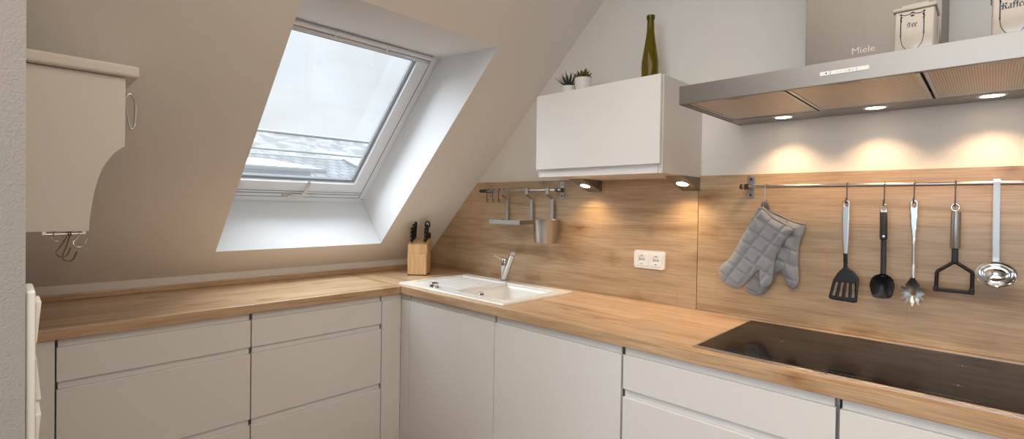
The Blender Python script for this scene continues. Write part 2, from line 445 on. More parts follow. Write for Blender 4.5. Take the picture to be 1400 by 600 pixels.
# outer roof skin around the window so that daylight only comes through the pane
bm = BM()
ss2 = [-.6, S0f-.005, S1f+.03, 2.6]; ys2 = [EY-.6, Y1-.005, Y2+.005, .5]
G = {(i, j): bm.verts.new(SL(ss2[i], ys2[j], OO+.05)) for i in range(4) for j in range(4)}
for i in range(3):
    for j in range(3):
        if (i, j) != (1, 1): bm.faces.new((G[i, j], G[i+1, j], G[i+1, j+1], G[i, j+1]))
struct('trim_2', bm, 'tiles')
# ---- roof window
def slope_box(bm, s0, s1, y0, y1, o0, o1, bev=0):
    r = BM(); bx(r, s0, s1, y0, y1, o0, o1, bev)
    me = bpy.data.meshes.new('x'); 
    for v in r.verts: v.co = SL(v.co.x, v.co.y, v.co.z)
    r.to_mesh(me); r.free(); bm.from_mesh(me); bpy.data.meshes.remove(me)
win = bpy.data.objects.new('window_1', None); COL.objects.link(win); win.location = SL(S0f, (Y1+Y2)/2, OO); win['kind'] = 'structure'
def ring(bm, s0, s1, y0, y1, w, o0, o1, bev=.002, wt=None, wb=None):
    wt = wt if wt is not None else w; wb = wb if wb is not None else w
    slope_box(bm, s0, s0+wb, y0, y1, o0, o1, bev); slope_box(bm, s1-wt, s1, y0, y1, o0, o1, bev)
    slope_box(bm, s0+wb, s1-wt, y0, y0+w, o0, o1, bev); slope_box(bm, s0+wb, s1-wt, y1-w, y1, o0, o1, bev)
bm = BM(); ring(bm, S0f, S1f+.03, Y1, Y2, .040, OO, OO+.07); obj('window_frame', bm, 'frame_w', win)
bm = BM(); ring(bm, S0f+.0385, S1f-.006, Y1+.0385, Y2-.0385, .007, OO-.0008, OO+.06, 0); slope_box(bm, S0f+.0705, S0f+.0745, Y1+.05, Y2-.05, OO-.0050, OO, 0); slope_box(bm, S0f+.088, S0f+.092, Y1+.05, Y2-.05, OO-.0050, OO, 0); obj('gasket', bm, 'frame_g', win)
bm = BM(); ring(bm, S0f+.044, S1f-.010, Y1+.044, Y2-.044, .058, OO-.004, OO+.05, .004, .026, .085)
slope_box(bm, S0f+.062, S0f+.070, Y1+.05, Y2-.05, OO-.010, OO, .002)
slope_box(bm, S0f+.098, S0f+.104, Y1+.05, Y2-.05, OO-.010, OO, .002)
sash = obj('sash', bm, 'frame_w', win)
bm = BM(); ring(bm, S0f+.129, S1f-.036, Y1+.102, Y2-.102, .016, OO-.008, OO+.030, .002, .012, .034); obj('glazing_bead', bm, 'frame_w', sash)
bm = BM()
for a in (0, .011): ring(bm, S0f+.163+a, S1f-.048-a, Y1+.118+a, Y2-.118-a, .004, OO+.016, OO+.034, 0)
obj('spacer_bar', bm, 'frame_g', sash)
bm = BM(); slope_box(bm, S0f+.12, S1f-.03, Y1+.10, Y2-.10, OO+.030, OO+.036); obj('glass_pane', bm, 'glass', win)
bm = BM(); slope_box(bm, 1.258, 1.276, Y1+.03, Y2-.045, OO-.018, OO+.004, .003); obj('blind_rail', bm, 'alu', win)
bm = BM()
slope_box(bm, 1.280, 1.300, Y1+.02, Y2-.05, OO-.024, OO, .006)
for yy in (-1.02, -.757): slope_box(bm, 1.272, 1.303, yy-.003, yy+.003, OO-.030, OO, .001)
slope_box(bm, 1.255, 1.306, Y2-.056, Y2-.048, OO-.030, OO, .002)
obj('vent_flap', bm, 'frame_w', win)
bm = BM()   # strap handle at the foot of the sash
pth = smooth_path([SL(.356, -.838, OO+.0), SL(.345, -.842, OO-.016), SL(.300, -.850, OO-.030), SL(.262, -.870, OO-.034), SL(.252, -.905, OO-.030), SL(.252, -.935, OO-.020)], 6)
strap(bm, pth, .016, .005, (1, 0, 1))
obj('window_handle', bm, 'alu', win, smooth=40)
bm = BM(); slope_box(bm, .240, .262, -.965, -.915, OO-.016, OO-.002, .004); obj('handle_keeper', bm, 'alu', win)
bm = BM(); lathe(bm, [(0, 0), (.004, .0), (.004, .004), (0, .004)], SL(S0f+.034, Y2-.018, OO-.003), 10, (SA, 0, -CA)); obj('screw', bm, 'frame_g', win)
# ---- timber upstand behind the left worktop (part of the worktop below)

# ================================================================== WORKTOPS
SKX0, SKX1, SKY0, SKY1 = .538, 1.338, -.5706, -.079
BX0, BX1, BY0, BY1 = .945, 1.278, -.505, -.150          # bowl opening
def bowl_hole(x, y): return BX0-.012 < x < BX1+.012 and BY0-.012 < y < BY1+.012
wl = thing('worktop', 'oak worktop run under the sloped wall with a low timber upstand', 'worktop', (D1/2, -1.3, ZB))
bm = BM(); bx(bm, .001, D1, EY+.001, -D2-.0005, ZB, ZT, .0025); obj('top_board', bm, 'oak_y', wl)
bm = BM(); bx(bm, .001, .022, EY+.001, -.001, ZT, .936, .003); obj('upstand', bm, 'oak_y', wl, label='low oak strip closing the back edge')
wr = thing('worktop', 'oak worktop run along the splashback holding the sink and the hob', 'worktop', (2.0, -.3, ZB))
bm = BM(); xs = [.001, BX0-.012, BX1+.012, 2.2, 3.0, 3.6]; ys = [-D2, BY0-.012, BY1+.012, -.001]
slab_with_holes(bm, xs, ys, ZB, ZT, bowl_hole)
bmesh.ops.recalc_face_normals(bm, faces=bm.faces)
ed = [e for e in bm.edges if abs(e.verts[0].co.y+D2) < 1e-5 and abs(e.verts[1].co.y+D2) < 1e-5 and abs(e.verts[0].co.z-e.verts[1].co.z) < 1e-5]
bmesh.ops.bevel(bm, geom=ed, offset=.003, segments=2, affect='EDGES')
obj('top_board', bm, 'oak_x', wr)

# ================================================================== BASE CABINETS
# grip zone z .843-.868, drawers .728/.701, .424/.395
def cabinet(axis, a0, a1, rows, label, name='base_cabinet', doors=False, inner=.04):
    """axis 'y': left run, fronts face +x ; axis 'x': right run, fronts face -y"""
    F = F1 if axis == 'y' else F2
    loc = (F1/2, (a0+a1)/2, 0) if axis == 'y' else ((a0+a1)/2, F2/2, 0)
    t = thing(name, label, 'cabinet', loc)
    def B(bm, u0, u1, d0, d1, z0, z1, bev=0):       # d = distance behind the front plane
        if axis == 'y': bx(bm, F-d1, F-d0, u0, u1, z0, z1, bev)
        else: bx(bm, u0, u1, F+d0, F+d1, z0, z1, bev)
    dep = .555
    bm = BM(); e = .0015; tk = .016
    B(bm, a0+e, a0+tk, .0405, dep, .10, ZB-.001); B(bm, a1-tk, a1-e, .0405, dep, .10, ZB-.001)
    B(bm, a0+tk, a1-tk, .0405, dep, .10, .116); B(bm, a0+tk, a1-tk, dep-.010, dep, .116, ZB-.001)
    obj('carcass', bm, 'carcass', t)
    bm = BM()
    for z0, z1 in [((.8415 if doors else .8435), ZB-.001)]+([] if doors else [(.7015, .7275), (.3965, .4235)]):     # recessed grip profiles
        B(bm, a0+.006, a1-.006, .009, .020, z0, z1, .001)
    obj('grip_profile', bm, 'grip', t)
    for z0, z1 in rows:
        bm = BM(); B(bm, a0+.0022, a1-.0022, 0, .019, z0, z1, .0016)
        obj('door' if doors else 'drawer_front', bm, 'front', t)
    return t
DR = [(.728, .843), (.424, .701), (.122, .396)]
cabinet('y', -1.939, -1.333, DR, 'white three-drawer base cabinet farthest left, by the near end wall')
cabinet('y', -1.333, -.713, DR, 'white base cabinet of three drawers beside the inner corner, under the roof window')
cabinet('x', .684, 1.317, [(.122, .841)], 'white handleless one-door base cabinet below the sink', doors=True)
cabinet('x', 1.317, 1.940, [(.122, .841)], 'white handleless one-door base cabinet between the sink cabinet and the drawers', doors=True)
cabinet('x', 1.944, 2.561, DR, 'white drawer cabinet below the front left part of the black hob')
cabinet('x', 2.565, 3.18, DR, 'white drawer cabinet cut off by the right edge of the photo')
# fillers
bm = BM(); bx(bm, F1-.019, F1, EY+.001, -1.941, .1, ZB-.001, .001); tag(obj('filler_panel', bm, 'front'), 'tall plain white filler panel between the drawers and the near end wall', 'panel')
bm = BM(); bx(bm, F1-.019, F1, -.711, F2-.0005, .1, .843, .001); bx(bm, F1-.022, F1-.009, -.711, F2+.009, .8435, ZB-.001)
tag(obj('filler_panel', bm, 'front'), 'narrow white corner filler panel beside the drawer cabinet at the inner corner', 'panel')
bm = BM(); bx(bm, F1+.0005, .682, F2, F2+.019, .1, .841, .001); bx(bm, F1-.008, .682, F2+.009, F2+.022, .8415, ZB-.001)
tag(obj('filler_panel', bm, 'front'), 'narrow white corner filler panel beside the sink cabinet door', 'panel')
bm = BM(); bx(bm, F1-.075, F1-.060, EY+.001, F2+.06, 0, .0995); tag(obj('plinth', bm, 'carcass'), 'recessed white plinth board under the left drawer cabinets', 'plinth')
bm = BM(); bx(bm, F1-.059, 3.3, F2+.060, F2+.075, 0, .0995); tag(obj('plinth', bm, 'carcass'), 'recessed white plinth board under the cabinets along the splashback', 'plinth')

# ================================================================== SPLASHBACK
xk = lambda z: (z-ZK)/math.tan(AL)
ZS = 1.479
bm = BM(); prism(bm, [(.001, 0, ZT+.0005), (1.932, 0, ZT+.0005), (1.932, 0, ZS), (xk(ZS)+.001, 0, ZS), (.001, 0, ZK)], (0, WY-.0005, 0))
tag(obj('splashback_panel', bm, 'splash'), 'oak splashback panel cut along the roof slope, behind sink and sockets', 'splashback')
bm = BM(); bx(bm, 1.9345, 3.6, 0, WY-.0005, ZT+.0005, ZS, .0008)
tag(obj('splashback_panel', bm, 'splash'), 'oak splashback panel behind the hob and the hanging utensils', 'splashback')

# ================================================================== SINK
t = thing('sink', 'white ceramic inset sink with drainer left and bowl right', 'sink', ((SKX0+SKX1)/2, (SKY0+SKY1)/2, ZT))
ZR = .9195
bm = BM()
DX0, DX1, DY0, DY1 = .575, .925, -.480, -.150
def lin(a, b, n): return [a+(b-a)*i/n for i in range(n+1)]
xs = sorted(set([SKX0]+[DX0]+[DX1]+[BX0, BX1, SKX1])); ys = [SKY0, BY0, BY1, SKY1]
# rim slab with openings for bowl and drainer
ysr = sorted(set([SKY0, BY0, DY0, DY1, BY1, SKY1]))
hole = lambda x, y: (BX0 < x < BX1 and BY0 < y < BY1) or (DX0 < x < DX1 and DY0 < y < DY1)
slab_with_holes(bm, xs, ysr, ZT+.0004, ZR, hole)
top = [e for e in bm.edges if all(abs(v.co.z-ZR) < 1e-6 for v in e.verts) and len(e.link_faces) == 2 and any(abs(f.normal.z) < .5 for f in e.link_faces) ]
bmesh.ops.recalc_face_normals(bm, faces=bm.faces)
top = [e for e in bm.edges if all(abs(v.co.z-ZR) < 1e-6 for v in e.verts) and len(e.link_faces) == 2 and any(abs(f.normal.z) < .5 for f in e.link_faces)]
bmesh.ops.bevel(bm, geom=top, offset=.004, segments=3, affect='EDGES')
obj('rim', bm, 'ceramic', t, smooth=35)
bm = BM(); bx(bm, DX0-.001, DX1+.001, DY0-.001, DY1+.001, ZT+.0005, ZR-.0055)
for k in range(7):
    y = DY0+.045+k*.045; bx(bm, DX0+.03, DX1-.04, y-.004, y+.004, ZR-.0056, ZR-.0045, .0004)
obj('drainer', bm, 'ceramic', t, smooth=35)
bm = BM()   # bowl: nested rounded loops, open on top
def loop(x0, x1, y0, y1, r, z): return [bm.verts.new((x, y, z)) for x, y in roundrect(x0, x1, y0, y1, r, 6)]
rings = [loop(BX0-.0015, BX1+.0015, BY0-.0015, BY1+.0015, .012, ZR-.006), loop(BX0+.001, BX1-.001, BY0+.001, BY1-.001, .020, ZR-.03), loop(BX0+.012, BX1-.012, BY0+.012, BY1-.012, .04, .775), loop(BX0+.03, BX1-.03, BY0+.03, BY1-.03, .05, .745), loop(BX0+.14, BX1-.14, BY0+.17, BY1-.17, .03, .738)]
for a, b in zip(rings, rings[1:]):
    for i in range(len(a)): bm.faces.new((a[i], b[i], b[(i+1) % len(a)], a[(i+1) % len(a)]))
bm.faces.new(rings[-1])
o = obj('bowl', bm, 'ceramic', t, smooth=50); md = o.modifiers.new('s', 'SOLIDIFY'); md.thickness = -.006; md.offset = -1
bm = BM(); c = Vector((BX0+.0075, -.345, .877))
lathe(bm, [(0, 0), (.018, 0), (.019, .002), (.017, .004), (0, .004)], c, 24, (1, 0, .08)); ov = obj('overflow_cap', bm, 'chrome', t, smooth=40)
bm = BM()
for k in range(4):
    a = PI/4+k*PI/2; lathe(bm, [(0, 0), (.0052, 0), (.0052, .0012), (0, .0012)], c+Vector((.0045, .0088*math.cos(a), .0088*math.sin(a))), 12, (1, 0, .08))
obj('overflow_hole', bm, 'dark', ov)
bm = BM(); lathe(bm, [(0, .0), (.045, 0), (.046, .003), (.036, .005), (0, .003)], ((BX0+BX1)/2, (BY0+BY1)/2, .7385), 28); obj('basket_strainer', bm, 'chrome', t, smooth=40)
bm = BM(); lathe(bm, [(0, 0), (.024, 0), (.0245, .003), (.0225, .006), (.0225, .018), (.0235, .021), (.021, .0245), (0, .025)], (.802, -.533, ZR), 32); obj('drain_knob', bm, 'chrome', t, smooth=40)

# ================================================================== TAP
tx, ty = .882, -.108
t = thing('kitchen_tap', 'chrome single lever tap with raised spout behind the sink', 'tap', (tx, ty, ZR))
bm = BM(); lathe(bm, [(0, 0), (.024, 0), (.024, .005), (.0195, .009), (.0195, .082), (.0205, .084), (.0205, .088), (.0188, .090), (.0188, .118), (.016, .124), (0, .126)], (tx, ty, ZR), 32); obj('tap_body', bm, 'chrome', t, smooth=40)
d = Vector((.150, -.088, .150)).normalized()
bm = BM(); s0 = Vector((tx+.012, ty-.012, ZR+.026))
lathe(bm, [(.0, 0), (.0165, 0), (.0165, .10), (.0155, .104), (.0155, .212), (.0145, .217), (0, .218)], s0, 32, d); sp = obj('spout', bm, 'chrome', t, smooth=40)
bm = BM(); lathe(bm, [(0, 0), (.0130, 0), (.0130, .002), (0, .002)], s0+d*.2182, 24, d); obj('spray_head', bm, 'alu', sp)
bm = BM(); p0 = Vector((tx, ty, ZR+.112)); p1 = p0+Vector((-.036, -.040, .030))
tube(bm, [p0, p1], lambda i: .0045 if i == 0 else .0038, 12); lathe(bm, [(0, -.004), (.0052, -.003), (.0058, 0), (.0052, .003), (0, .004)], p1, 14, p1-p0); obj('lever', bm, 'chrome', t, smooth=40)

# ================================================================== KNIFE BLOCK
fl, frp = Vector((.3035, -.3635, ZT)), Vector((.395, -.279, ZT))
ux = (frp-fl).normalized(); un = Vector((-ux.y, ux.x, 0)); 
if un.x > 0: un = -un                                   # un points away from the room (back of block)
W = .122; base = fl
t = thing('knife_block', 'light beech knife block with black handled knives in the back corner', 'knife block', tuple(fl+ux*W/2+un*.05))
def kp(u, b, z): return base+ux*u+un*b+Vector((0, 0, z))
bm = BM(); prism(bm, [kp(.002, .014, .006), kp(.002, .125, .006), kp(.002, .125, .222), kp(.002, .014, .186)], ux*(W-.004), .002); body = obj('block_body', bm, 'beech', t)
bm = BM(); prism(bm, [kp(0.004, 0, .006), kp(W-.004, 0, .006), kp(W-.004, 0, .132), kp(.004, 0, .132)], un*.0135, .0012); obj('front_board', bm, 'beech', t)
for u in (.012, W-.012):
    for b in (.010, .112):
        bm = BM(); lathe(bm, [(0, 0), (.008, 0), (.008, .0062), (0, .0062)], kp(u, b, 0), 14); obj('foot', bm, 'black', t)
def knife(u, b, hl, lab):
    zt = .186+(.222-.186)*(b-.014)/.111
    k = thing('kitchen_knife', lab, 'knife', tuple(kp(u, b, zt)), 'knives in the beech block')
    up = (Vector((0, 0, 1))*.97+un*.10+ux*.03).normalized()
    o0 = kp(u, b, zt)
    bm = BM(); strap(bm, [o0+up*.0005, o0+up*.012], .022, .008, ux); obj('bolster', bm, 'steel_soft', k)
    bm = BM()
    prof = [(.0, .0115, .008), (.15, .0105, .0085), (.5, .0125, .009), (.8, .0115, .009), (.94, .0155, .009), (1, .010, .006)]
    N = len(prof)
    sweep(bm, [o0+up*(.012+q[0]*(hl-.012)) - un*(.006 if q[0] > .9 else 0) for q in prof], lambda i: [(prof[i][1]*math.cos(2*PI*j/14), prof[i][2]*math.sin(2*PI*j/14)) for j in range(14)], up=ux)
    h = obj('handle', bm, 'black', k, smooth=50)
    for f in (.22, .52, .82):
        bm = BM(); lathe(bm, [(0, 0), (.0032, 0), (.0032, .0012), (0, .0016)], o0+up*(.012+f*(hl-.012))-un*.0125, 12, -un); obj('rivet', bm, 'chrome', h)
    return k
for (u, b, hl, lab) in [(.018, .030, .098, 'front knife of the left row in the beech block'), (.022, .062, .108, 'middle knife of the left row in the beech block'), (.026, .094, .118, 'rearmost knife of the left row in the beech block, its handle highest'),
                        (.102, .030, .098, 'front knife of the right row in the beech block'), (.104, .062, .106, 'middle knife of the right row in the beech block')]:
    knife(u, b, hl, lab)
# scissors-like loop handle, rear right, and the sharpening steel beside it
zt = .186+.036*(.094-.014)/.111
k = thing('kitchen_shears', 'rearmost black loop handle of the right row in the beech block', 'shears', tuple(kp(.104, .094, zt)))
bm = BM(); o0 = kp(.104, .094, zt); strap(bm, [o0, o0+Vector((0, 0, .012))], .014, .005, ux); obj('blade', bm, 'steel_soft', k)
bm = BM(); c = o0+Vector((0, 0, .092))
tube(bm, smooth_path([c+ux*.014*math.cos(a)+Vector((0, 0, .020*math.sin(a))) for a in [2*PI*i/10 for i in range(10)]], 3, True), .0045, 10, True); tube(bm, [o0+Vector((0, 0, .010)), c-Vector((0, 0, .018))], .008, 10); obj('handle', bm, 'black', k, smooth=50)
o0 = kp(.113, .116, .212)
bm = BM(); tube(bm, [o0+Vector((0, 0, .007)), o0+Vector((0, 0, .012)), o0+Vector((0, 0, .040)), o0+Vector((0, 0, .044))], lambda i: (.007, .009, .0085, .005)[i], 14)
tag(obj('peeler_handle', bm, 'black', smooth=50), 'short black stub handle at the rear right of the knife block', 'peeler')

# ================================================================== RAILS
def plate(bm, x, z0, z1, w=.026): bx(bm, x-w/2, x+w/2, -.0025, -.0002, z0, z1, .0008)
def rail(label, x0, x1, px, z, y, r, caps):
    t = thing('utensil_rail', label, 'rail', ((x0+x1)/2, 0, z))
    bm = BM(); tube(bm, [(x0, y, z), (x1, y, z)], r, 20); obj('rod', bm, 'steel_soft', t, smooth=40)
    for x in px:
        bm = BM(); plate(bm, x, z-.045, z+.043); pl = obj('wall_plate', bm, 'steel_soft', t)
        for s in (-1, 1):
            bm = BM(); lathe(bm, [(0, 0), (.0055, 0), (.004, .0025), (0, .003)], (x, -.0026, z+s*.031), 14, (0, -1, 0)); obj('screw', bm, 'wire', pl, smooth=40)
        bm = BM(); bx(bm, x-.008, x+.008, y-.011, -.0026, z-.011, z+.011, .002); obj('bracket', bm, 'wire', t)
    for a, b in caps:
        bm = BM(); tube(bm, [(a, y, z), (b, y, z)], r+.0035, 20); obj('end_cap', bm, 'wire', t, smooth=40)
    return t
RZ, RY = 1.426, -.045
rail('short steel utensil rail above the sink beside the roof slope', .612, 1.222, (.650, 1.198), RZ, RY, .0075, [(.604, .640)])
rail('long steel utensil rail above the hob, running out of the photo', 2.124, 3.25, (2.145, 3.2), 1.428, RY, .0065, [(2.120, 2.128)])
def s_hook_bm(bm, x, y, z, rr, drop, r=.0016, side=1, twist=0):
    """top loop over the rail at y,z; shank hangs in front; lower curl opens to the room"""
    R_ = rr+r+.0004
    pts = []
    for a in (-60, -10, 45, 90, 135, 180): pts.append(Vector((x, y+R_*math.cos(math.radians(a)), z+R_*math.sin(math.radians(a)))))
    yb = y-R_; zb = z-drop
    pts.append(Vector((x, yb, z-.3*drop))); pts.append(Vector((x, yb, zb+.008)))
    for a in (200, 240, 270, 300, 340, 20): pts.append(Vector((x+twist*(.5+.5*math.cos(math.radians(a))), yb-.0075+ .0075*math.cos(math.radians(a-180)), zb+.006*math.sin(math.radians(a)))) if side > 0 else Vector((x, yb, zb)))
    tube(bm, smooth_path(pts, 4), r, 8)
def simple_s(bm, x, y, z, rr, drop, r=.0017, sx=0.0):
    """S hook: loop over the rail, straight shank, U at the bottom turned along the rail by sx"""
    R_ = rr+r+.0006
    pts = [Vector((x, y+R_*math.cos(math.radians(a)), z+R_*math.sin(math.radians(a)))) for a in (-50, 0, 45, 90, 135, 180)]
    yb = y-R_; pts.append(Vector((x, yb, z-drop*.55)))
    u = .0085; dirx, diry = math.sin(sx), -math.cos(sx)
    for a in (180, 220, 270, 320, 0): 
        k = u+u*math.cos(math.radians(a)); pts.append(Vector((x+dirx*k, yb+diry*k, z-drop+u+u*math.sin(math.radians(a)))))
    pts.append(pts[-1]+Vector((0, 0, .010)))
    tube(bm, smooth_path(pts, 5), r, 8)
for x, lab in ((.672, 'leftmost empty S-hook on the short rail'), (.722, 'middle one of three empty S-hooks on the short rail'), (.770, 'empty S-hook on the short rail nearest the first flat strap')):
    bm = BM(); simple_s(bm, x, RY, RZ, .0075, .066, .0020, 1.2); tag(obj('s_hook', bm, 'wire', smooth=60), lab, 'hook', 'empty hooks on the short rail')
# hanging shelf on two flat straps
def flat_strap(bm, x, zb, z=RZ, xo=0):
    y0 = RY-.0105
    pts = [(x, RY+.010, z-.004), (x, RY+.010, z+.009), (x, y0, z+.0095), (x, y0, z-.022), (x, -.013, z-.048), (x, -.013, zb)]
    P = [Vector(p) for p in pts]
    # one strap as joined thin boxes, mitred by overlap
    sweep(bm, P, lambda i: [(-.0011, -.010), (.0011, -.010), (.0011, .010), (-.0011, .010)], up=Vector((1, 0, 0)))
sh = thing('hanging_shelf', 'small flat steel tray hanging by two straps from the short rail', 'shelf', (.90, -.06, 1.24))
bm = BM(); flat_strap(bm, .800, 1.2445); obj('strap', bm, 'steel_soft', sh)
bm = BM(); flat_strap(bm, .992, 1.2445); obj('strap', bm, 'steel_soft', sh)
TX0, TX1, TY = .772, 1.010, -.125
bm = BM(); bx(bm, TX0, TX1, TY, -.014, 1.2375, 1.2395); obj('tray_base', bm, 'steel_soft', sh)
bm = BM(); bx(bm, TX0, TX1, TY-.0015, TY, 1.2375, 1.2605); bx(bm, TX1-.0015, TX1, TY, -.0145, 1.2395, 1.2605); bx(bm, TX0, TX0+.0015, TY, -.0145, 1.2395, 1.2605)
bx(bm, TX0-.001, TX0+.022, TY-.0022, TY-.0015, 1.2375, 1.2605); bx(bm, TX1-.022, TX1+.001, TY-.0022, TY-.0015, 1.2375, 1.2605)
obj('tray_rim', bm, 'steel_soft', sh)
# cup on third strap
cp = thing('utensil_cup', 'polished steel cup hanging from the short rail at its right end', 'cup', (1.168, -.085, 1.150))
bm = BM(); flat_strap(bm, 1.140, 1.236); obj('strap', bm, 'steel_soft', cp)
bm = BM(); c = (1.163, -.085, 1.150); lathe(bm, [(0, 0), (.0585, 0), (.061, .004), (.066, .088), (.0675, .090), (.0690, .119), (.0700, .121), (.0685, .122), (.0670, .120), (.0655, .090), (.058, .005), (0, .004)], c, 56); obj('cup_body', bm, 'steel_soft', cp, smooth=35)

# ================================================================== OVEN MITTS
def sm2(poly, n=3):
    P = smooth_path([(x, 0, z) for x, z in poly], n, True); return [(p.x, p.z) for p in P]
mf = [(2.196, 1.344), (2.217, 1.341), (2.245, 1.313), (2.28, 1.293), (2.317, 1.272), (2.305, 1.251), (2.282, 1.215), (2.265, 1.18), (2.256, 1.152), (2.253, 1.114), (2.249, 1.075), (2.239, 1.054), (2.22, 1.046), (2.208, 1.058), (2.205, 1.086), (2.202, 1.109), (2.187, 1.093), (2.158, 1.056), (2.132, 1.033), (2.108, 1.03), (2.076, 1.046), (2.055, 1.073), (2.053, 1.102), (2.068, 1.125), (2.087, 1.14), (2.106, 1.167), (2.128, 1.215), (2.154, 1.266), (2.176, 1.311)]
mb = [(2.218, 1.34), (2.232, 1.336), (2.265, 1.317), (2.304, 1.298), (2.346, 1.289), (2.342, 1.259), (2.329, 1.224), (2.325, 1.186), (2.324, 1.141), (2.328, 1.103), (2.327, 1.072), (2.315, 1.052), (2.298, 1.052), (2.287, 1.068), (2.282, 1.09), (2.269, 1.108), (2.255, 1.103), (2.238, 1.062), (2.217, 1.024), (2.191, 1.008), (2.157, 1.012), (2.137, 1.029), (2.163, 1.069), (2.193, 1.12), (2.206, 1.209), (2.215, 1.288)]
def mitt(poly, yc, label, ang, hem, hook):
    cx = sum(p[0] for p in poly)/len(poly); cz = sum(p[1] for p in poly)/len(poly)
    t = thing('oven_mitt', label, 'oven mitt', (cx, yc, min(p[1] for p in poly)), 'grey oven mitts on the long rail')
    ca, sa = math.cos(ang), math.sin(ang)
    def q(x, z):
        u = (x*ca+z*sa)/.072; v = (-x*sa+z*ca)/.072
        a, b = u+v, u-v
        ga = abs((a % 1)-.5)*2; gb = abs((b % 1)-.5)*2      # 1 on the stitch line
        g = max(ga, gb); return 1-max(0, (g-.62)/.38)**1.6
    def f(d, x, z): return .0015+.0155*math.sqrt(min(1, d/.020))*(.48+.52*q(x, z))+.0014*math.sin(x*120+z*70)
    def b(d, x, z): return .0015+.009*math.sqrt(min(1, d/.020))
    bm = BM(); puff(bm, sm2(poly), [], .0036, f, b, lambda x, z: yc)
    bd = obj('mitt_body', bm, 'fabric', t, smooth=70)
    bm = BM(); tube(bm, smooth_path([(x, yc-.004, z) for x, z in hem], 6), .0042, 8); obj('hem', bm, 'trim_tape', t, smooth=60)
    bm = BM(); strap(bm, smooth_path(hook, 6), .009, .0028, (1, 0, .3)); obj('hanging_loop', bm, 'trim_tape', t, smooth=60)
    return t
mitt(mf, -.066, 'grey quilted oven mitt hanging in front, thumb pointing down', .21, [(2.196, 1.344), (2.217, 1.341), (2.245, 1.313), (2.28, 1.293), (2.317, 1.272)],
     [(2.203, -.066, 1.335), (2.206, -.066, 1.357), (2.2125, -.066, 1.372), (2.219, -.063, 1.357), (2.216, -.062, 1.335)])
mitt(mb, -.030, 'grey quilted oven mitt hanging half hidden behind the other mitt', .45, [(2.218, 1.34), (2.265, 1.317), (2.304, 1.298), (2.346, 1.289)],
     [(2.222, -.030, 1.330), (2.220, -.038, 1.357), (2.214, -.050, 1.3745), (2.212, -.040, 1.360), (2.224, -.030, 1.335)])

# ================================================================== UTENSILS
RZ2 = 1.428
UY = -.063
def hook_for(x, drop, label, mat='wire'):
    bm = BM(); simple_s(bm, x, RY, RZ2, .0065, drop, .0019, 0.0); tag(obj('s_hook', bm, mat, smooth=60), label, 'hook', 'hooks carrying things on the long rail')
hook_for(2.214, .074, 'S-hook on the long rail carrying the grey oven mitts', 'steel_soft')
hook_for(2.474, .062, 'S-hook on the long rail carrying the slotted spatula')
hook_for(2.577, .068, 'S-hook on the long rail carrying the black spoon')
hook_for(2.653, .060, 'S-hook on the long rail carrying the pasta fork')
hook_for(2.750, .070, 'S-hook on the long rail carrying the potato masher')
fl_ = lambda y: (lambda x, z: y)
def holec(cx, cz, rx, rz, n=14): return [(cx+rx*math.cos(2*PI*i/n), cz+rz*math.sin(2*PI*i/n)) for i in range(n)]
UB = -.062   # plane of the hanging handles
# slotted spatula
t = thing('slotted_spatula', 'slotted black spatula with a steel handle on the long rail', 'spatula', (2.474, UB, 1.033))
dx = .002
bm = BM(); puff(bm, sm2([(2.4635, 1.365), (2.467, 1.374), (2.474, 1.378), (2.481, 1.374), (2.4850, 1.365), (2.4845, 1.311), (2.481, 1.193), (2.469, 1.193), (2.4625, 1.31)]), [holec(2.474, 1.3635, .0045, .0075)], .0018, edge_round(.0018, .002), edge_round(.0012, .002), fl_(UB)); obj('handle', bm, 'steel_soft', t, smooth=40)
bm = BM()
slots = [[(2.451, 1.097), (2.458, 1.097), (2.4495, 1.050), (2.442, 1.050)], [(2.467, 1.097), (2.474, 1.098), (2.469, 1.049), (2.461, 1.049)], [(2.482, 1.097), (2.489, 1.098), (2.488, 1.049), (2.480, 1.049)], [(2.497, 1.097), (2.504, 1.098), (2.5065, 1.050), (2.498, 1.049)]]
hd = [(2.469, 1.196), (2.481, 1.196), (2.483, 1.149), (2.501, 1.136), (2.5155, 1.117), (2.5165, 1.100), (2.5135, 1.037), (2.507, 1.0325), (2.436, 1.036), (2.431, 1.042), (2.442, 1.103), (2.4535, 1.127), (2.468, 1.144), (2.471, 1.152)]
puff(bm, hd, slots, .0022, edge_round(.0026, .003), edge_round(.002, .003), lambda x, z: UB-.0005 - max(0, 1.15-z)*.10); obj('blade', bm, 'black', t, smooth=40)
# spoon
t = thing('serving_spoon', 'solid black kitchen spoon with a dark handle on the long rail', 'spoon', (2.578, UB, 1.056))
bm = BM(); puff(bm, sm2([(2.568, 1.335), (2.568, 1.356), (2.5715, 1.364), (2.577, 1.3665), (2.5825, 1.364), (2.586, 1.356), (2.586, 1.335)]), [holec(2.577, 1.353, .0050, .0072)], .0016, edge_round(.0035, .003), edge_round(.002, .003), fl_(UB)); obj('eyelet', bm, 'steel_soft', t, smooth=40)
bm = BM(); sweep(bm, [(2.577, UB, 1.3385), (2.577, UB, 1.336), (2.578, UB, 1.30), (2.5785, UB, 1.255), (2.579, UB, 1.249), (2.5792, UB, 1.246)], lambda i: [((.006, .0100, .0102, .0104, .0095, .006)[i]*math.cos(2*PI*j/20), (.004, .0060, .0065, .0065, .006, .004)[i]*math.sin(2*PI*j/20)) for j in range(20)], up=Vector((0, 1, 0))); obj('grip', bm, 'blackrub', t, smooth=60)
bm = BM(); lathe(bm, [(0, 0), (.0042, 0), (.0038, .0014), (0, .0018)], (2.5788, UB-.0062, 1.259), 16, (0, -1, 0)); obj('stud', bm, 'steel_soft', t, smooth=60)
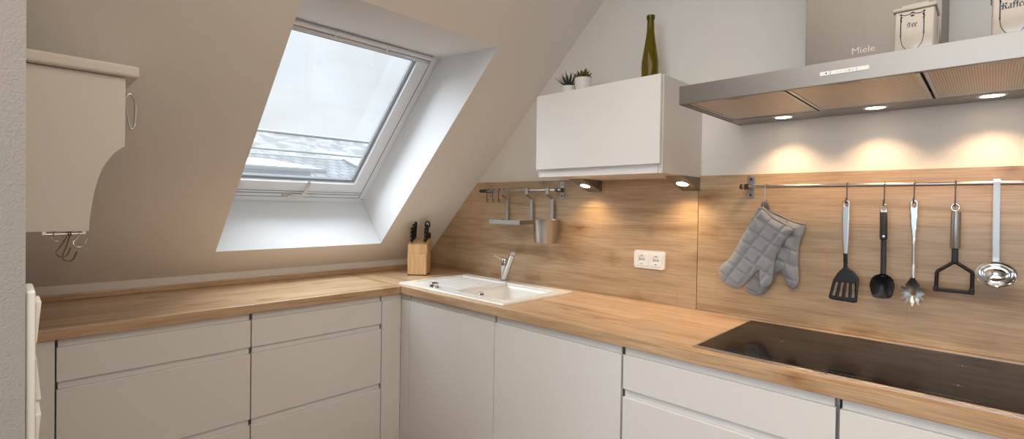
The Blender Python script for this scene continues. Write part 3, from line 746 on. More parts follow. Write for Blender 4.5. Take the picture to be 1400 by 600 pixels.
bm = BM(); sweep(bm, [(2.5792, UB, 1.2455), (2.5795, UB, 1.20), (2.580, UB-.001, 1.15), (2.580, UB-.002, 1.128)], lambda i: [((.0078)*math.cos(2*PI*j/16), .0035*math.sin(2*PI*j/16)) for j in range(16)], up=Vector((0, 1, 0))); obj('shaft', bm, 'blackrub', t, smooth=60)
sb = sm2([(2.572, 1.137), (2.588, 1.137), (2.603, 1.127), (2.611, 1.108), (2.6085, 1.083), (2.602, 1.063), (2.583, 1.057), (2.556, 1.059), (2.5485, 1.079), (2.546, 1.104), (2.554, 1.126)])
bm = BM(); puff(bm, sb, [], .0025, edge_round(.0015, .003), edge_round(.0015, .003), lambda x, z: UB-.010+.018*max(0, 1-((x-2.579)/.034)**2)*max(0, 1-((z-1.096)/.044)**2)); obj('bowl', bm, 'black', t, smooth=60)
# pasta fork
t = thing('pasta_fork', 'all-steel pasta fork with short teeth and a round hole on the long rail', 'fork', (2.655, UB, 1.033))
bm = BM(); puff(bm, sm2([(2.643, 1.368), (2.647, 1.376), (2.654, 1.3795), (2.661, 1.376), (2.665, 1.368), (2.663, 1.309), (2.659, 1.22), (2.6605, 1.128), (2.6515, 1.128), (2.6515, 1.234), (2.6455, 1.308)]), [holec(2.654, 1.3625, .0042, .008)], .0018, edge_round(.002, .002), edge_round(.0014, .002), fl_(UB)); obj('handle', bm, 'steel_soft', t, smooth=40)
hc = (2.656, 1.088); pts = []
n = 10
outl = [(2.651, 1.134), (2.661, 1.134)]
ths = [60+(-300)*(i/(2*n)) for i in range(2*n+1)]      # from upper right clockwise to upper left
for i, a in enumerate(ths):
    R_ = .0225 if i % 2 else .0335
    w = 5.5 if i % 2 == 0 else 0
    for da in ((3.5, -3.5) if i % 2 == 0 else (0,)):
        aa = math.radians(a+da); outl.append((hc[0]+R_*math.cos(aa)*.98, hc[1]+R_*math.sin(aa)*1.28*(1 if math.sin(aa) < 0 else .72)))
bm = BM(); puff(bm, outl, [holec(2.6575, 1.083, .0062, .0072)], .0019, edge_round(.0012, .002), edge_round(.0012, .002),
    lambda x, z: UB+.006-34*((x-hc[0])**2)-9*(max(0, 1.088-z)**2)-6*max(0, z-1.088)**2*1.5)
obj('toothed_head', bm, 'steel_soft', t, smooth=60)
# potato masher
t = thing('potato_masher', 'potato masher with steel grip and black wire-shaped frame on the long rail', 'masher', (2.752, UB, 1.098))
bm = BM(); tube(bm, smooth_path([(2.751+.0090*math.cos(a), UB, 1.356+.0105*math.sin(a)) for a in [2*PI*i/10 for i in range(10)]], 4, True), .0030, 10, True); obj('eyelet', bm, 'chrome', t, smooth=60)
bm = BM(); lathe(bm, [(0, 0), (.0105, 0), (.0118, .003), (.0118, .108), (.0105, .112), (0, .113)], (2.753, UB, 1.2315), 32); obj('grip', bm, 'steel_g', t, smooth=40)
bm = BM(); bx(bm, 2.7455, 2.7605, UB-.007, UB+.007, 1.190, 1.2315, .002); obj('shank', bm, 'black', t)
bm = BM(); y_ = UB
P = [(2.7115, y_, 1.106), (2.7125, y_, 1.155), (2.7145, y_, 1.160), (2.7475, y_, 1.1885), (2.7585, y_, 1.1885), (2.7905, y_, 1.165), (2.7925, y_, 1.160), (2.7925, y_, 1.108)]
tube(bm, P, .0050, 12); obj('frame', bm, 'black', t, smooth=60)
bm = BM(); bx(bm, 2.706, 2.797, y_-.0062, y_+.0062, 1.0985, 1.1085, .002); bx(bm, 2.705, 2.717, y_-.0075, y_+.0075, 1.098, 1.114, .002); bx(bm, 2.786, 2.798, y_-.0075, y_+.0075, 1.098, 1.116, .002); obj('mashing_bar', bm, 'black', t)
# ladle, hooked straight over the rail
t = thing('soup_ladle', 'steel ladle with a long flat handle hooked over the long rail', 'ladle', (2.841, RY, 1.128))
bm = BM(); z = RZ2
strap(bm, [(2.839, RY+.0125, z-.02), (2.839, RY+.0125, z+.004), (2.839, RY+.006, z+.0095), (2.839, RY-.006, z+.0095), (2.839, RY-.0105, z+.004), (2.8392, RY-.0125, z-.02), (2.840, RY-.0125, 1.30), (2.841, RY-.0125, 1.212), (2.8412, RY-.014, 1.200)], .0140, .0022, (0, 1, 0))
obj('handle', bm, 'steel_g', t)
bm = BM(); ax = Vector((0, -1, .30)).normalized()
lathe(bm, [(0, -.028), (.018, -.026), (.030, -.018), (.0365, -.006), (.0385, 0), (.0435, .002), (.0440, .0035), (.0380, .0018), (.0352, -.006), (.029, -.0165), (.017, -.0245), (0, -.0265)], (2.842, RY-.014, 1.163), 48, ax, 1.0, .86); obj('ladle_bowl', bm, 'chrome', t, smooth=60)

# ================================================================== SOCKETS
t = thing('power_socket', 'white double power socket in a rounded frame on the oak splashback', 'socket', (1.715, 0, 1.062))
SX0, SX1, SZ0, SZ1 = 1.637, 1.789, 1.063, 1.144
bm = BM(); pr = roundrect(SX0, SX1, SZ0, SZ1, .009); prism(bm, [(x, -.0002, z) for x, z in pr], (0, -.0098, 0))
es = [e for e in bm.edges if all(abs(v.co.y+.010) < 1e-4 for v in e.verts)]; bmesh.ops.bevel(bm, geom=es, offset=.003, segments=3, affect='EDGES')
obj('frame', bm, 'plastic', t, smooth=40)
for cx in (1.6775, 1.7485):
    cz = (SZ0+SZ1)/2
    bm = BM(); pr = roundrect(cx-.0275, cx+.0275, cz-.0275, cz+.0275, .003); outer = [bm.verts.new((x, -.0140, z)) for x, z in pr]; ob_ = [bm.verts.new((x, -.0095, z)) for x, z in pr]
    n = len(pr); cir = []; 
    for x, z in pr:
        a = math.atan2(z-cz, x-cx); cir.append((cx+.0205*math.cos(a), cz+.0205*math.sin(a)))
    c1 = [bm.verts.new((x, -.0140, z)) for x, z in cir]; c2 = [bm.verts.new((x, -.0102, z)) for x, z in cir]
    for i in range(n):
        j = (i+1) % n
        bm.faces.new((ob_[i], ob_[j], outer[j], outer[i])); bm.faces.new((outer[i], outer[j], c1[j], c1[i])); bm.faces.new((c1[i], c1[j], c2[j], c2[i]))
    bm.faces.new(c2)
    ins = obj('socket_insert', bm, 'plastic', t)
    for s in (-1, 1):
        bm = BM(); lathe(bm, [(0, 0), (.0028, 0), (.0028, .0008), (0, .0008)], (cx+s*.0095, -.0103, cz), 12, (0, -1, 0)); obj('pin_hole', bm, 'black', ins)
        bm = BM(); bx(bm, cx-.004, cx+.004, -.0145, -.0120, cz+s*.0185-.0016, cz+s*.0185+.0016); obj('earth_clip', bm, 'wire', ins)
    bm = BM(); lathe(bm, [(0, 0), (.0030, 0), (.0030, .0008), (0, .0012)], (cx, -.0103, cz), 12, (0, -1, 0)); obj('screw', bm, 'steel_soft', ins)
# recess floor is shallow: sockets sit in front of the frame plate

# ================================================================== WALL CABINET
CX0, CX1, CYF, CZ0, CZ1 = 1.321, 1.939, -.356, 1.4725, 1.843
t = thing('wall_cabinet', 'white wall cabinet with one flap door above the sink', 'cabinet', ((CX0+CX1)/2, 0, CZ0))
bm = BM()
bx(bm, CX0+.002, CX0+.018, CYF+.021, WY-.0005, CZ0, CZ1, .001); bx(bm, CX1-.018, CX1, CYF+.021, WY-.0005, CZ0, CZ1, .001)
bx(bm, CX0+.018, CX1-.018, CYF+.021, WY-.0005, CZ1-.018, CZ1); bx(bm, CX0+.018, CX1-.018, CYF+.0415, WY-.0005, CZ0, CZ0+.018); bx(bm, CX0+.018, CX1-.018, WY-.007, WY-.0005, CZ0+.018, CZ1-.018)
obj('cabinet_body', bm, 'carcass', t)
bm = BM(); bx(bm, CX0+.002, CX1-.002, CYF, CYF+.019, CZ0+.034, CZ1-.001, .0016); obj('flap_door', bm, 'front', t)
bm = BM(); bx(bm, CX0+.0185, CX1-.0185, CYF+.0195, CYF+.040, CZ0+.0, CZ0+.040, .001); obj('grip_profile', bm, 'grip', t)
# under-cabinet wedge lamps
for x0, lab in ((1.368, 'steel wedge lamp under the left half of the wall cabinet'), (1.862, 'steel wedge lamp under the right end of the wall cabinet')):
    w = .078; zz = CZ0-.0008; yf, zb = -.168, 1.4165
    t = thing('under_cabinet_lamp', lab, 'lamp', (x0+w/2, -.05, zb), 'wedge lamps under the wall cabinet')
    bm = BM(); prism(bm, [(x0, yf, zz), (x0, -.0005, zz), (x0, -.0005, zb), (x0, -.004, zb)], (w, 0, 0), .0006); obj('housing', bm, 'steel', t)
    nrm = Vector((0, -(zz-zb), -(abs(yf)-.004))).normalized()
    c = Vector((x0+w/2, (yf-.004)/2, (zz+zb)/2))
    bm = BM(); lathe(bm, [(.0300, 0), (.0300, .0022), (.0245, .0034), (.0245, 0.0002)], c, 32, nrm); obj('bezel', bm, 'chrome', t, smooth=40)
    bm = BM(); lathe(bm, [(0, .0004), (.0243, .0004), (.0243, .0018), (0, .0022)], c, 32, nrm); obj('lens', bm, 'lamp', t)
    L = bpy.data.lights.new('wedge_spot', 'SPOT'); L.energy = 4.2; L.color = (1, .66, .37); L.spot_size = math.radians(130); L.spot_blend = .9; L.shadow_soft_size = .022
    lo = bpy.data.objects.new('wedge_spot', L); COL.objects.link(lo); lo.location = c+nrm*.010; lo.rotation_euler = (nrm+Vector((0, .30, 0))).to_track_quat('-Z', 'Y').to_euler()

# ---- things on the cabinet
bm = BM(); pro = [(0, 0), (.034, 0), (.0365, .004), (.0365, .06), (.0375, .10), (.036, .125), (.029, .17), (.0205, .225), (.0165, .255), (.0150, .30), (.0150, .308), (.0172, .309), (.0172, .322), (.0155, .324), (.0125, .324), (.0125, .30), (.014, .255), (.018, .225), (.0265, .17), (.0335, .125), (.034, .10), (.034, .012), (0, .018)]
t = thing('wine_bottle', 'slender empty olive green bottle on the right end of the wall cabinet', 'bottle', (1.772, -.14, CZ1))
obj_b = None
lathe(bm, [(r*.96, z*.97) for r, z in pro], (1.772, -.14, CZ1+.0005), 48); obj('bottle_body', bm, 'bottle', t, smooth=45)
bm = BM(); lathe(bm, [(.0160, .298), (.0176, .299), (.0176, .3135), (.0160, .3145)], (1.772, -.14, CZ1+.0005), 32); obj('bottle_collar', bm, 'bottle', t, smooth=45)
def pot(bm, x, y, r, h):
    lathe(bm, [(0, 0), (r*.80, 0), (r*.84, .003), (r*.97, h*.86), (r, h), (r*.93, h), (r*.90, h-.01), (0, h-.010)], (x, y, CZ1+.0005), 36)
t = thing('potted_succulent', 'spiky dark succulent in a small white pot on the wall cabinet', 'potted plant', (1.411, -.235, CZ1), 'small succulents on the wall cabinet')
bm = BM(); pot(bm, 1.411, -.235, .034, .052); obj('pot', bm, 'pot', t, smooth=40)
bm = BM(); lathe(bm, [(0, 0), (.030, 0), (.030, .002), (0, .006)], (1.411, -.235, CZ1+.043), 24); obj('soil', bm, 'soil', t)
def leaf(bm, base, dirv, L, w, curl, flat=.35):
    d = Vector(dirv).normalized(); P = []; side = d.cross(Vector((0, 0, 1)))
    if side.length < .05: side = Vector((1, 0, 0))
    for i in range(6):
        f = i/5; P.append(Vector(base)+d*L*f+Vector((0, 0, curl*f*f)))
    sweep(bm, P, lambda i: [(max(.0004, w*math.sin(PI*(.18+.80*i/5)))*math.cos(2*PI*j/8), flat*max(.0004, w*math.sin(PI*(.18+.80*i/5)))*math.sin(2*PI*j/8)) for j in range(8)], up=Vector((0, 0, 1)).cross(side) if False else Vector((0, 0, 1)))
for k in range(22):
    bm = BM(); a = k*2.4; el = 1.30-.038*k; L = .056+.020*random.random()
    leaf(bm, (1.411+.004*math.cos(a), -.235+.004*math.sin(a), CZ1+.046), (math.cos(a)*math.cos(el), math.sin(a)*math.cos(el), math.sin(el)), L, .0046, .010)
    obj('leaf', bm, 'leafd', t, smooth=60)
t = thing('potted_succulent', 'leafy olive and brown rosette succulent in the taller white pot on the wall cabinet', 'potted plant', (1.497, -.235, CZ1), 'small succulents on the wall cabinet')
bm = BM(); pot(bm, 1.492, -.235, .0385, .076); obj('pot', bm, 'pot', t, smooth=40)
bm = BM(); lathe(bm, [(0, 0), (.034, 0), (.034, .002), (0, .006)], (1.492, -.235, CZ1+.067), 24); obj('soil', bm, 'soil', t)
for k in range(30):
    bm = BM(); a = k*2.4; el = 1.25-.036*k; L = .034+.014*random.random()
    leaf(bm, (1.492+.006*math.cos(a), -.235+.006*math.sin(a), CZ1+.070), (math.cos(a)*math.cos(el), math.sin(a)*math.cos(el), math.sin(el)), L, .0100, .006, .4)
    obj('leaf', bm, 'leafg' if k % 3 else 'leafr', t, smooth=60)

# ================================================================== COOKER HOOD
HX0, HX1, HYF, HZ0, HZ1 = 2.097, 3.012, -.538, 1.675, 1.734
hood = thing('cooker_hood', 'flat brushed steel wall hood with chimney above the hob', 'cooker hood', ((HX0+HX1)/2, 0, HZ0))
bm = BM(); tk = .004
bx(bm, HX0, HX1, HYF, HYF+tk, HZ0, HZ1, .0012)                       # front fascia
bx(bm, HX0, HX0+tk, HYF+tk, WY-.0005, HZ0, HZ1); bx(bm, HX1-tk, HX1, HYF+tk, WY-.0005, HZ0, HZ1)
bx(bm, HX0+tk, HX1-tk, HYF+tk, WY-.0005, HZ1-tk, HZ1)
obj('canopy', bm, 'steel', hood)
FX = [2.118, 2.405, 2.702, 2.992]; FY0, FY1 = -.515, -.135
bm = BM()     # underside frame
bx(bm, HX0+tk, HX1-tk, HYF+tk, FY0, HZ0+.002, HZ0+.006, .0008); bx(bm, HX0+tk, HX1-tk, FY1+.002, -.006, HZ0+.001, HZ0+.006, .0008)
bx(bm, HX0+tk, FX[0]-.003, FY0, FY1+.002, HZ0+.002, HZ0+.006); bx(bm, FX[3]+.003, HX1-tk, FY0, FY1+.002, HZ0+.002, HZ0+.006)
obj('underside_frame', bm, 'steel', hood)
for i in range(3):
    a, b = FX[i]+.003, FX[i+1]-.003
    bm = BM(); bx(bm, a+.008, b-.008, FY0+.006, FY1-.006, HZ0+.0035, HZ0+.0055)
    f = obj('grease_filter', bm, 'filter', hood)
    bm = BM(); bx(bm, a, a+.009, FY0+.001, FY1-.001, HZ0+.0012, HZ0+.0062, .0008); bx(bm, b-.009, b, FY0+.001, FY1-.001, HZ0+.0012, HZ0+.0062, .0008)
    bx(bm, a+.009, b-.009, FY0+.001, FY0+.008, HZ0+.0022, HZ0+.0062); bx(bm, a+.009, b-.009, FY1-.008, FY1-.001, HZ0+.0022, HZ0+.0062)
    obj('filter_edge', bm, 'steel_soft', f)
    bm = BM(); c = (a+b)/2; bx(bm, c-.026, c+.026, FY0+.010, FY0+.032, HZ0+.0012, HZ0+.0036, .0008); la = obj('latch', bm, 'steel_soft', f)
    bm = BM(); bx(bm, c-.017, c+.017, FY0+.014, FY0+.027, HZ0+.0006, HZ0+.0012); obj('latch_grip', bm, 'filter', la)
for x in (2.282, 2.553, 2.824):
    c = Vector((x, -.092, HZ0+.0012))
    bm = BM(); lathe(bm, [(.034, 0), (.033, .0018), (.027, .0022), (.026, .0005)], c, 36, (0, 0, -1)); b = obj('lamp_bezel', bm, 'chrome', hood, smooth=40)
    bm = BM(); lathe(bm, [(0, .0005), (.0262, .0005), (.0262, .0014), (0, .0018)], c, 32, (0, 0, -1)); obj('lamp_lens', bm, 'lamp', b)
    L = bpy.data.lights.new('hood_spot', 'SPOT'); L.energy = 5.6; L.color = (1, .64, .36); L.spot_size = math.radians(112); L.spot_blend = .65; L.shadow_soft_size = .024
    lo = bpy.data.objects.new('hood_spot', L); COL.objects.link(lo); lo.location = c-Vector((0, 0, .006)); lo.rotation_euler = (0, 0, 0)
# chimney
CHX0, CHX1, CHY = 2.392, 2.722, -.270
bm = BM()
bx(bm, CHX0, CHX1, CHY, CHY+.002, HZ1+.0005, CEIL-.001, .0008); bx(bm, CHX0, CHX0+.002, CHY+.002, WY-.0005, HZ1+.0005, CEIL-.001); bx(bm, CHX1-.002, CHX1, CHY+.002, WY-.0005, HZ1+.0005, CEIL-.001)
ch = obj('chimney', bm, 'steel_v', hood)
R90 = Matrix.Rotation(PI/2, 4, 'X')
bm = text_bm('Miele', .0275, Matrix.Translation((2.545, CHY-.0008, 1.8135)) @ Matrix.Diagonal((1.0, 1, 1, 1)) @ R90, .0006, 0); obj('lettering', bm, 'logo', ch, label='pale raised maker lettering on the chimney foot')
# control strip
bm = BM(); bx(bm, 2.4935, 2.6020, HYF-.0016, HYF-.0002, 1.6985, 1.7095, .0004); cs = obj('control_strip', bm, 'plastic', hood)
bm = BM()
for x in (2.518, 2.575): bx(bm, x-.0004, x+.0004, HYF-.0019, HYF-.0016, 1.6988, 1.7092)
lathe(bm, [(0, 0), (.0020, 0), (.0020, .0003), (0, .0003)], (2.508, HYF-.0016, 1.704), 10, (0, -1, 0))
for k, x in enumerate((2.533, 2.542, 2.551)): bx(bm, x-.0007, x+.0007, HYF-.0019, HYF-.0016, 1.7035, 1.7035+.0012)
lathe(bm, [(0, 0), (.0015, 0), (.0015, .0003), (0, .0003)], (2.5595, HYF-.0016, 1.704), 10, (0, -1, 0)); lathe(bm, [(0, 0), (.0011, 0), (.0011, .0003), (0, .0003)], (2.567, HYF-.0016, 1.704), 10, (0, -1, 0))
obj('key_marks', bm, 'blackrub', cs)
bm = BM(); lathe(bm, [(0, 0), (.0024, 0), (.0024, .0004), (0, .0004)], (2.5885, HYF-.0016, 1.704), 14, (0, -1, 0)); obj('indicator_light', bm, 'led', cs)

# ================================================================== JARS ON THE HOOD
def nib_strokes(strokes, M4, nib, ang=.70, depth=.0004):
    """broad-nib lettering: every stroke polyline swept by a slanted nib"""
    bm = BM(); nx, nz = nib/2*math.cos(ang), nib/2*math.sin(ang)
    for s in strokes:
        P = smooth_path([(a, 0, b) for a, b in s], 4) if len(s) > 2 else [Vector((a, 0, b)) for a, b in s]
        for p, q in zip(P, P[1:]):
            c = [(p.x-nx, p.z-nz), (p.x+nx, p.z+nz), (q.x+nx, q.z+nz), (q.x-nx, q.z-nz)]
            th = .018
            c = [(c[0][0]-th*.7, c[0][1]+th*.0), (c[1][0]+th*.7, c[1][1]), (c[2][0]+th*.7, c[2][1]-th*.0), (c[3][0]-th*.7, c[3][1])]
            a = [bm.verts.new((x, 0, z)) for x, z in c]; b = [bm.verts.new((x, -1, z)) for x, z in c]
            for i in range(4):
                try: bm.faces.new((a[i], a[(i+1) % 4], b[(i+1) % 4], b[i]))
                except ValueError: pass
            bm.faces.new(a); bm.faces.new(b[::-1])
    for v in bm.verts: v.co.y *= depth
    bmesh.ops.transform(bm, matrix=M4, verts=bm.verts); return bm
GL = {  # letters on a unit x-height box: (strokes, advance)
 'T': ([[(.0, 1.1), (.25, 1.28), (.55, 1.14), (.9, 1.3)], [(.50, 1.15), (.54, .5), (.42, .06), (.05, .04)], [(.10, 1.02), (.04, .76), (.16, .52)]], .98),
 'e': ([[(.18, .86), (.12, .50), (.16, .16), (.32, 0), (.54, .14)], [(.20, .86), (.40, 1.0), (.52, .78), (.22, .46)]], .64),
 'K': ([[(.06, 1.18), (.24, 1.30), (.30, .90), (.26, .40), (.30, .05)], [(.04, .10), (.20, -.02), (.36, .10)], [(.40, 1.06), (.62, 1.28), (.84, 1.10), (.70, .82), (.34, .68)], [(.40, .66), (.66, .60), (.68, .22), (.88, .0)], [(.02, .86), (.12, .60)]], 1.02),
 'a': ([[(.12, .84), (.34, 1.0), (.50, .82), (.48, .20), (.62, .02)], [(.48, .50), (.16, .40), (.12, .10), (.28, 0), (.48, .16)]], .72),
 'f': ([[(.56, 1.34), (.36, 1.44), (.24, 1.22), (.26, .5), (.22, -.06)], [(.04, .90), (.50, .92)]], .52)}
def gothic(word, x, y, z, h, mat='blue'):
    tot = sum(GL[c][1] for c in word); st = []; cur = -tot/2
    for c in word:
        st += [[(cur+a, b) for a, b in s] for s in GL[c][0]]; cur += GL[c][1]
    return nib_strokes(st, Matrix.Translation((x, y, z)) @ Matrix.Diagonal((h, 1, h, 1)), .22)
def jar(x0, x1, yf, dep, label, word, wz, lid=True):
    zb = HZ1+.0005; zt = zb+.118; w = x1-x0; xc = (x0+x1)/2
    t = thing('storage_jar', label, 'jar', (xc, yf+dep/2, zb), 'ceramic storage jars on the hood')
    bm = BM(); bx(bm, x0, x1, yf, yf+dep, zb, zt, .005, 3)
    body = obj('jar_body', bm, 'jar', t, smooth=40)
    bm = BM(); bx(bm, x0-.0035, x1+.0035, yf-.0035, yf+dep+.0035, zt+.0003, zt+.010, .003, 2); bx(bm, x0+.012, x1-.012, yf+.012, yf+dep-.012, zt+.009, zt+.020, .004, 2); obj('lid', bm, 'jar', t, smooth=40)
    bm = BM()    # raised side ribs seen on the right face
    pth = smooth_path([(x1+.0004, yf+dep*.86, zt-.006), (x1+.0012, yf+dep*.88, zb+.07), (x1+.0004, yf+dep*.80, zb+.03), (x1, yf+dep*.70, zb+.008)], 6); tube(bm, pth, .0014, 8); obj('moulded_rib', bm, 'jar', body)
    bm = BM(); y_ = yf-.0004; r = .0008     # cartouche
    xl, xr = x0+w*.17, x1-w*.26; zt2 = zt-.008; cx = (xl+xr)/2; zm = zb+.052
    tube(bm, [(xl, y_, zt2-.004), (xl, y_, zm)], .0011, 6); tube(bm, [(xr, y_, zt2-.004), (xr, y_, zm)], .0011, 6)
    tube(bm, smooth_path([(xl, y_, zm), (xl+.003, y_, zb+.034), (xl+.011, y_, zb+.020), (cx-.006, y_, zb+.014)], 5), .0007, 6)
    tube(bm, smooth_path([(xr, y_, zm), (xr-.003, y_, zb+.034), (xr-.011, y_, zb+.020), (cx+.006, y_, zb+.014)], 5), .0007, 6)
    tube(bm, smooth_path([(xl, y_, zt2), (xl+.006, y_, zt2-.003), (cx-.005, y_, zt2-.002), (cx, y_, zt2+.002), (cx+.005, y_, zt2-.002), (xr-.006, y_, zt2-.003), (xr, y_, zt2)], 5), .0009, 6)
    for sx, q in ((1, xl), (-1, xr)):
        lathe(bm, [(0, 0), (.0026, 0), (.0026, .0004), (0, .0004)], (q, y_+.0002, zt2), 12, (0, -1, 0)); tube(bm, smooth_path([(q, y_, zt2-.004), (q+sx*.0022, y_, zt2-.008), (q-sx*.0010, y_, zt2-.012), (q+sx*.0016, y_, zt2-.016), (q, y_, zt2-.019)], 5), .0010, 6)
        lathe(bm, [(0, 0), (.0017, 0), (.0017, .0004), (0, .0004)], (q, y_+.0002, zm+.004), 10, (0, -1, 0), 1, 1)
    for px_, pz, rx in ((cx, zt2+.001, .0032), (cx, zt2-.0065, .0040), (cx, zb+.0155, .0030), (cx-.005, zb+.0135, .0024), (cx+.005, zb+.0140, .0024)):
        lathe(bm, [(0, 0), (rx, 0), (rx, .0004), (0, .0004)], (px_, y_+.0002, pz), 14, (0, -1, 0), 1, .62)
    obj('painted_cartouche', bm, 'blue', body, label='dark blue painted frame')
    bm = gothic(word, cx, y_-.0001, wz, .0088 if len(word) < 4 else .0102); obj('lettering', bm, 'blue', body, label='black-letter word '+word)
    return t
JY = -.455
jar(2.640, 2.7205, JY, .098, 'square cream ceramic jar lettered Tee on top of the hood', 'Tee', 1.8095)
jar(2.8215, 2.902, JY, .098, 'square cream ceramic jar lettered Kaffee at the right photo edge', 'Kaffee', 1.8105)

# ================================================================== HOB
t = thing('induction_hob', 'black glass hob with steel edging set in the worktop', 'hob', (2.56, -.30, ZT))
X0, X1, Y0, Y1h = 2.168, 2.960, -.5655, -.052
bm = BM(); w = .012
P = [(X0, Y0), (X1, Y0), (X1, Y1h), (X0, Y1h)]; Q = [(X0+w, Y0+w), (X1-w, Y0+w), (X1-w, Y1h-.006), (X0+w, Y1h-.006)]
lo_, md_, hi_ = ZT+.0002, ZT+.0045, ZT+.0050
A = [bm.verts.new((x, y, lo_)) for x, y in P]; B = [bm.verts.new((x, y, lo_+.0015)) for x, y in P]
mid = [(a[0]*.45+b[0]*.55, a[1]*.45+b[1]*.55) for a, b in zip(P, Q)]
C_ = [bm.verts.new((x, y, hi_)) for x, y in mid]; D_2 = [bm.verts.new((x, y, hi_)) for x, y in Q]; E_ = [bm.verts.new((x, y, lo_)) for x, y in Q]
for i in range(4):
    j = (i+1) % 4
    for u, v in ((A, B), (B, C_), (C_, D_2), (D_2, E_), (E_, A)): bm.faces.new((u[i], u[j], v[j], v[i]))
obj('steel_edge', bm, 'steel_soft', t)
bm = BM(); bx(bm, X0+w+.0004, X1-w-.0004, Y0+w+.0004, Y1h-.0064, ZT+.0003, ZT+.0042, .0006); gl = obj('glass_plate', bm, 'hob', t)
bm = BM(); zz = ZT+.00425
for cx in (2.36, 2.56, 2.76):
    for k in range(7): bx(bm, cx-.050+k*.014, cx-.046+k*.014, -.541, -.5402, zz, zz+.0001)
    bx(bm, cx-.06, cx+.05, -.534, -.5336, zz, zz+.0001); bx(bm, cx-.05, cx+.06, -.528, -.5277, zz, zz+.0001)
for cx, cy in ((2.78, -.20), (2.78, -.42), (2.35, -.3)):
    bx(bm, cx-.010, cx+.010, cy-.0005, cy+.0005, zz, zz+.0001); bx(bm, cx-.0005, cx+.0005, cy-.010, cy+.010, zz, zz+.0001)
obj('printed_marks', bm, 'trim_tape', gl)
bm = text_bm('Miele', .012, Matrix.Translation((2.515, -.5615, ZT+.0046)) @ Matrix.Rotation(math.radians(12), 4, 'X') @ Matrix.Diagonal((1.3, 1, 1, 1)), .0001, 0); obj('lettering', bm, 'blackrub', t)

# ================================================================== WALL SHELF ON THE NEAR END WALL
t = thing('wall_shelf', 'cream shelf with a curved side bracket on the near end wall', 'shelf', (.9, -1.93, 1.25))
yy = lambda y: max(y, EY+.001)
out = [(EY+.001, 1.698), (-1.811, 1.698), (-1.812, 1.497), (-1.822, 1.492), (-1.838, 1.474), (-1.852, 1.452), (-1.862, 1.432), (-1.872, 1.402), (-1.880, 1.366), (-1.886, 1.325), (-1.890, 1.285), (-1.892, 1.251), (EY+.001, 1.251)]
bm = BM(); prism(bm, [(.982, y, z) for y, z in out], (.018, 0, 0), .001); obj('side_panel', bm, 'shelf', t)
bm = BM(); bx(bm, .800, 1.018, EY+.001, -1.780, 1.700, 1.734, .008, 3); obj('shelf_board', bm, 'shelf', t)
bm = BM(); tube(bm, [(.990, -1.984, 1.243), (.990, -1.902, 1.243)], .0035, 10); bx(bm, .985, .995, -1.988, -1.980, 1.242, 1.2515); bx(bm, .985, .995, -1.906, -1.898, 1.242, 1.2515); obj('hook_bar', bm, 'chrome', t, smooth=40)
bm = BM(); tube(bm, smooth_path([(.990, -1.810, 1.640), (.990, -1.800, 1.655), (.990, -1.788, 1.640), (.990, -1.786, 1.60), (.990, -1.789, 1.560), (.990, -1.796, 1.552), (.990, -1.801, 1.565), (.990, -1.806, 1.60), (.990, -1.810, 1.625)], 6), .0032, 8); obj('wire_hook', bm, 'chrome', t, smooth=60, label='shiny wire loop on the front edge')
def jhook(y, drop, lean, label, mat='wire'):
    bm = BM(); z = 1.243; x = .990
    pts = [Vector((x+.006*math.cos(math.radians(a)), y, z+.006*math.sin(math.radians(a)))) for a in (-40, 10, 60, 100, 140, 180)]
    pts = [Vector((x+(p.x-x), y, p.z)) for p in pts]
    zb = z-drop
    pts += [Vector((x-.006, y-lean*.5, z-drop*.45)), Vector((x-.004, y-lean, zb+.014))]
    for a in (210, 250, 290, 330, 360): pts.append(Vector((x, y-lean+.012+.013*math.cos(math.radians(a)), zb+.012+.013*math.sin(math.radians(a)))))
    pts.append(pts[-1]+Vector((0, .005, .012)))
    tube(bm, smooth_path(pts, 4), .0016, 8)
    tag(obj('s_hook', bm, mat, smooth=60), label, 'hook', 'hooks under the cream wall shelf')
jhook(-1.935, .062, .024, 'dark wire hook under the cream wall shelf, hanging left of the lowest hook')
jhook(-1.930, .074, .016, 'dark wire hook under the cream wall shelf, reaching lowest')
jhook(-1.912, .036, .012, 'bright chrome hook under the cream wall shelf, its rightmost', 'chrome')
jhook(-1.965, .018, .004, 'short hook under the cream wall shelf, its leftmost', 'steel_soft')

# ================================================================== SWITCHES ON THE END WALL (seen edge-on)
t = thing('light_switch', 'stacked white rocker switches seen edge-on at the left photo edge', 'switch', (1.955, EY, 1.0))
bm = BM(); bx(bm, 1.915, 1.995, EY+.0002, EY+.009, .960, 1.228, .003, 3); obj('frame', bm, 'plastic', t, smooth=40)
for zc, tip in ((1.186, 1), (1.115, -1), (1.045, 1)):
    s = 1 if tip > 0 else -1
    for (z0, z1, bul) in ((zc-.026, zc+.026, .0042),):
        bm = BM(); y0 = EY+.009
        pr = [(y0, z0), (y0+.0015+(0 if s > 0 else bul), z0), (y0+.0035, zc), (y0+.0015+(bul if s > 0 else 0), z1), (y0, z1)]
        prism(bm, [(1.928, y, z) for y, z in pr], (.055, 0, 0), .0008); obj('rocker', bm, 'plastic', t)

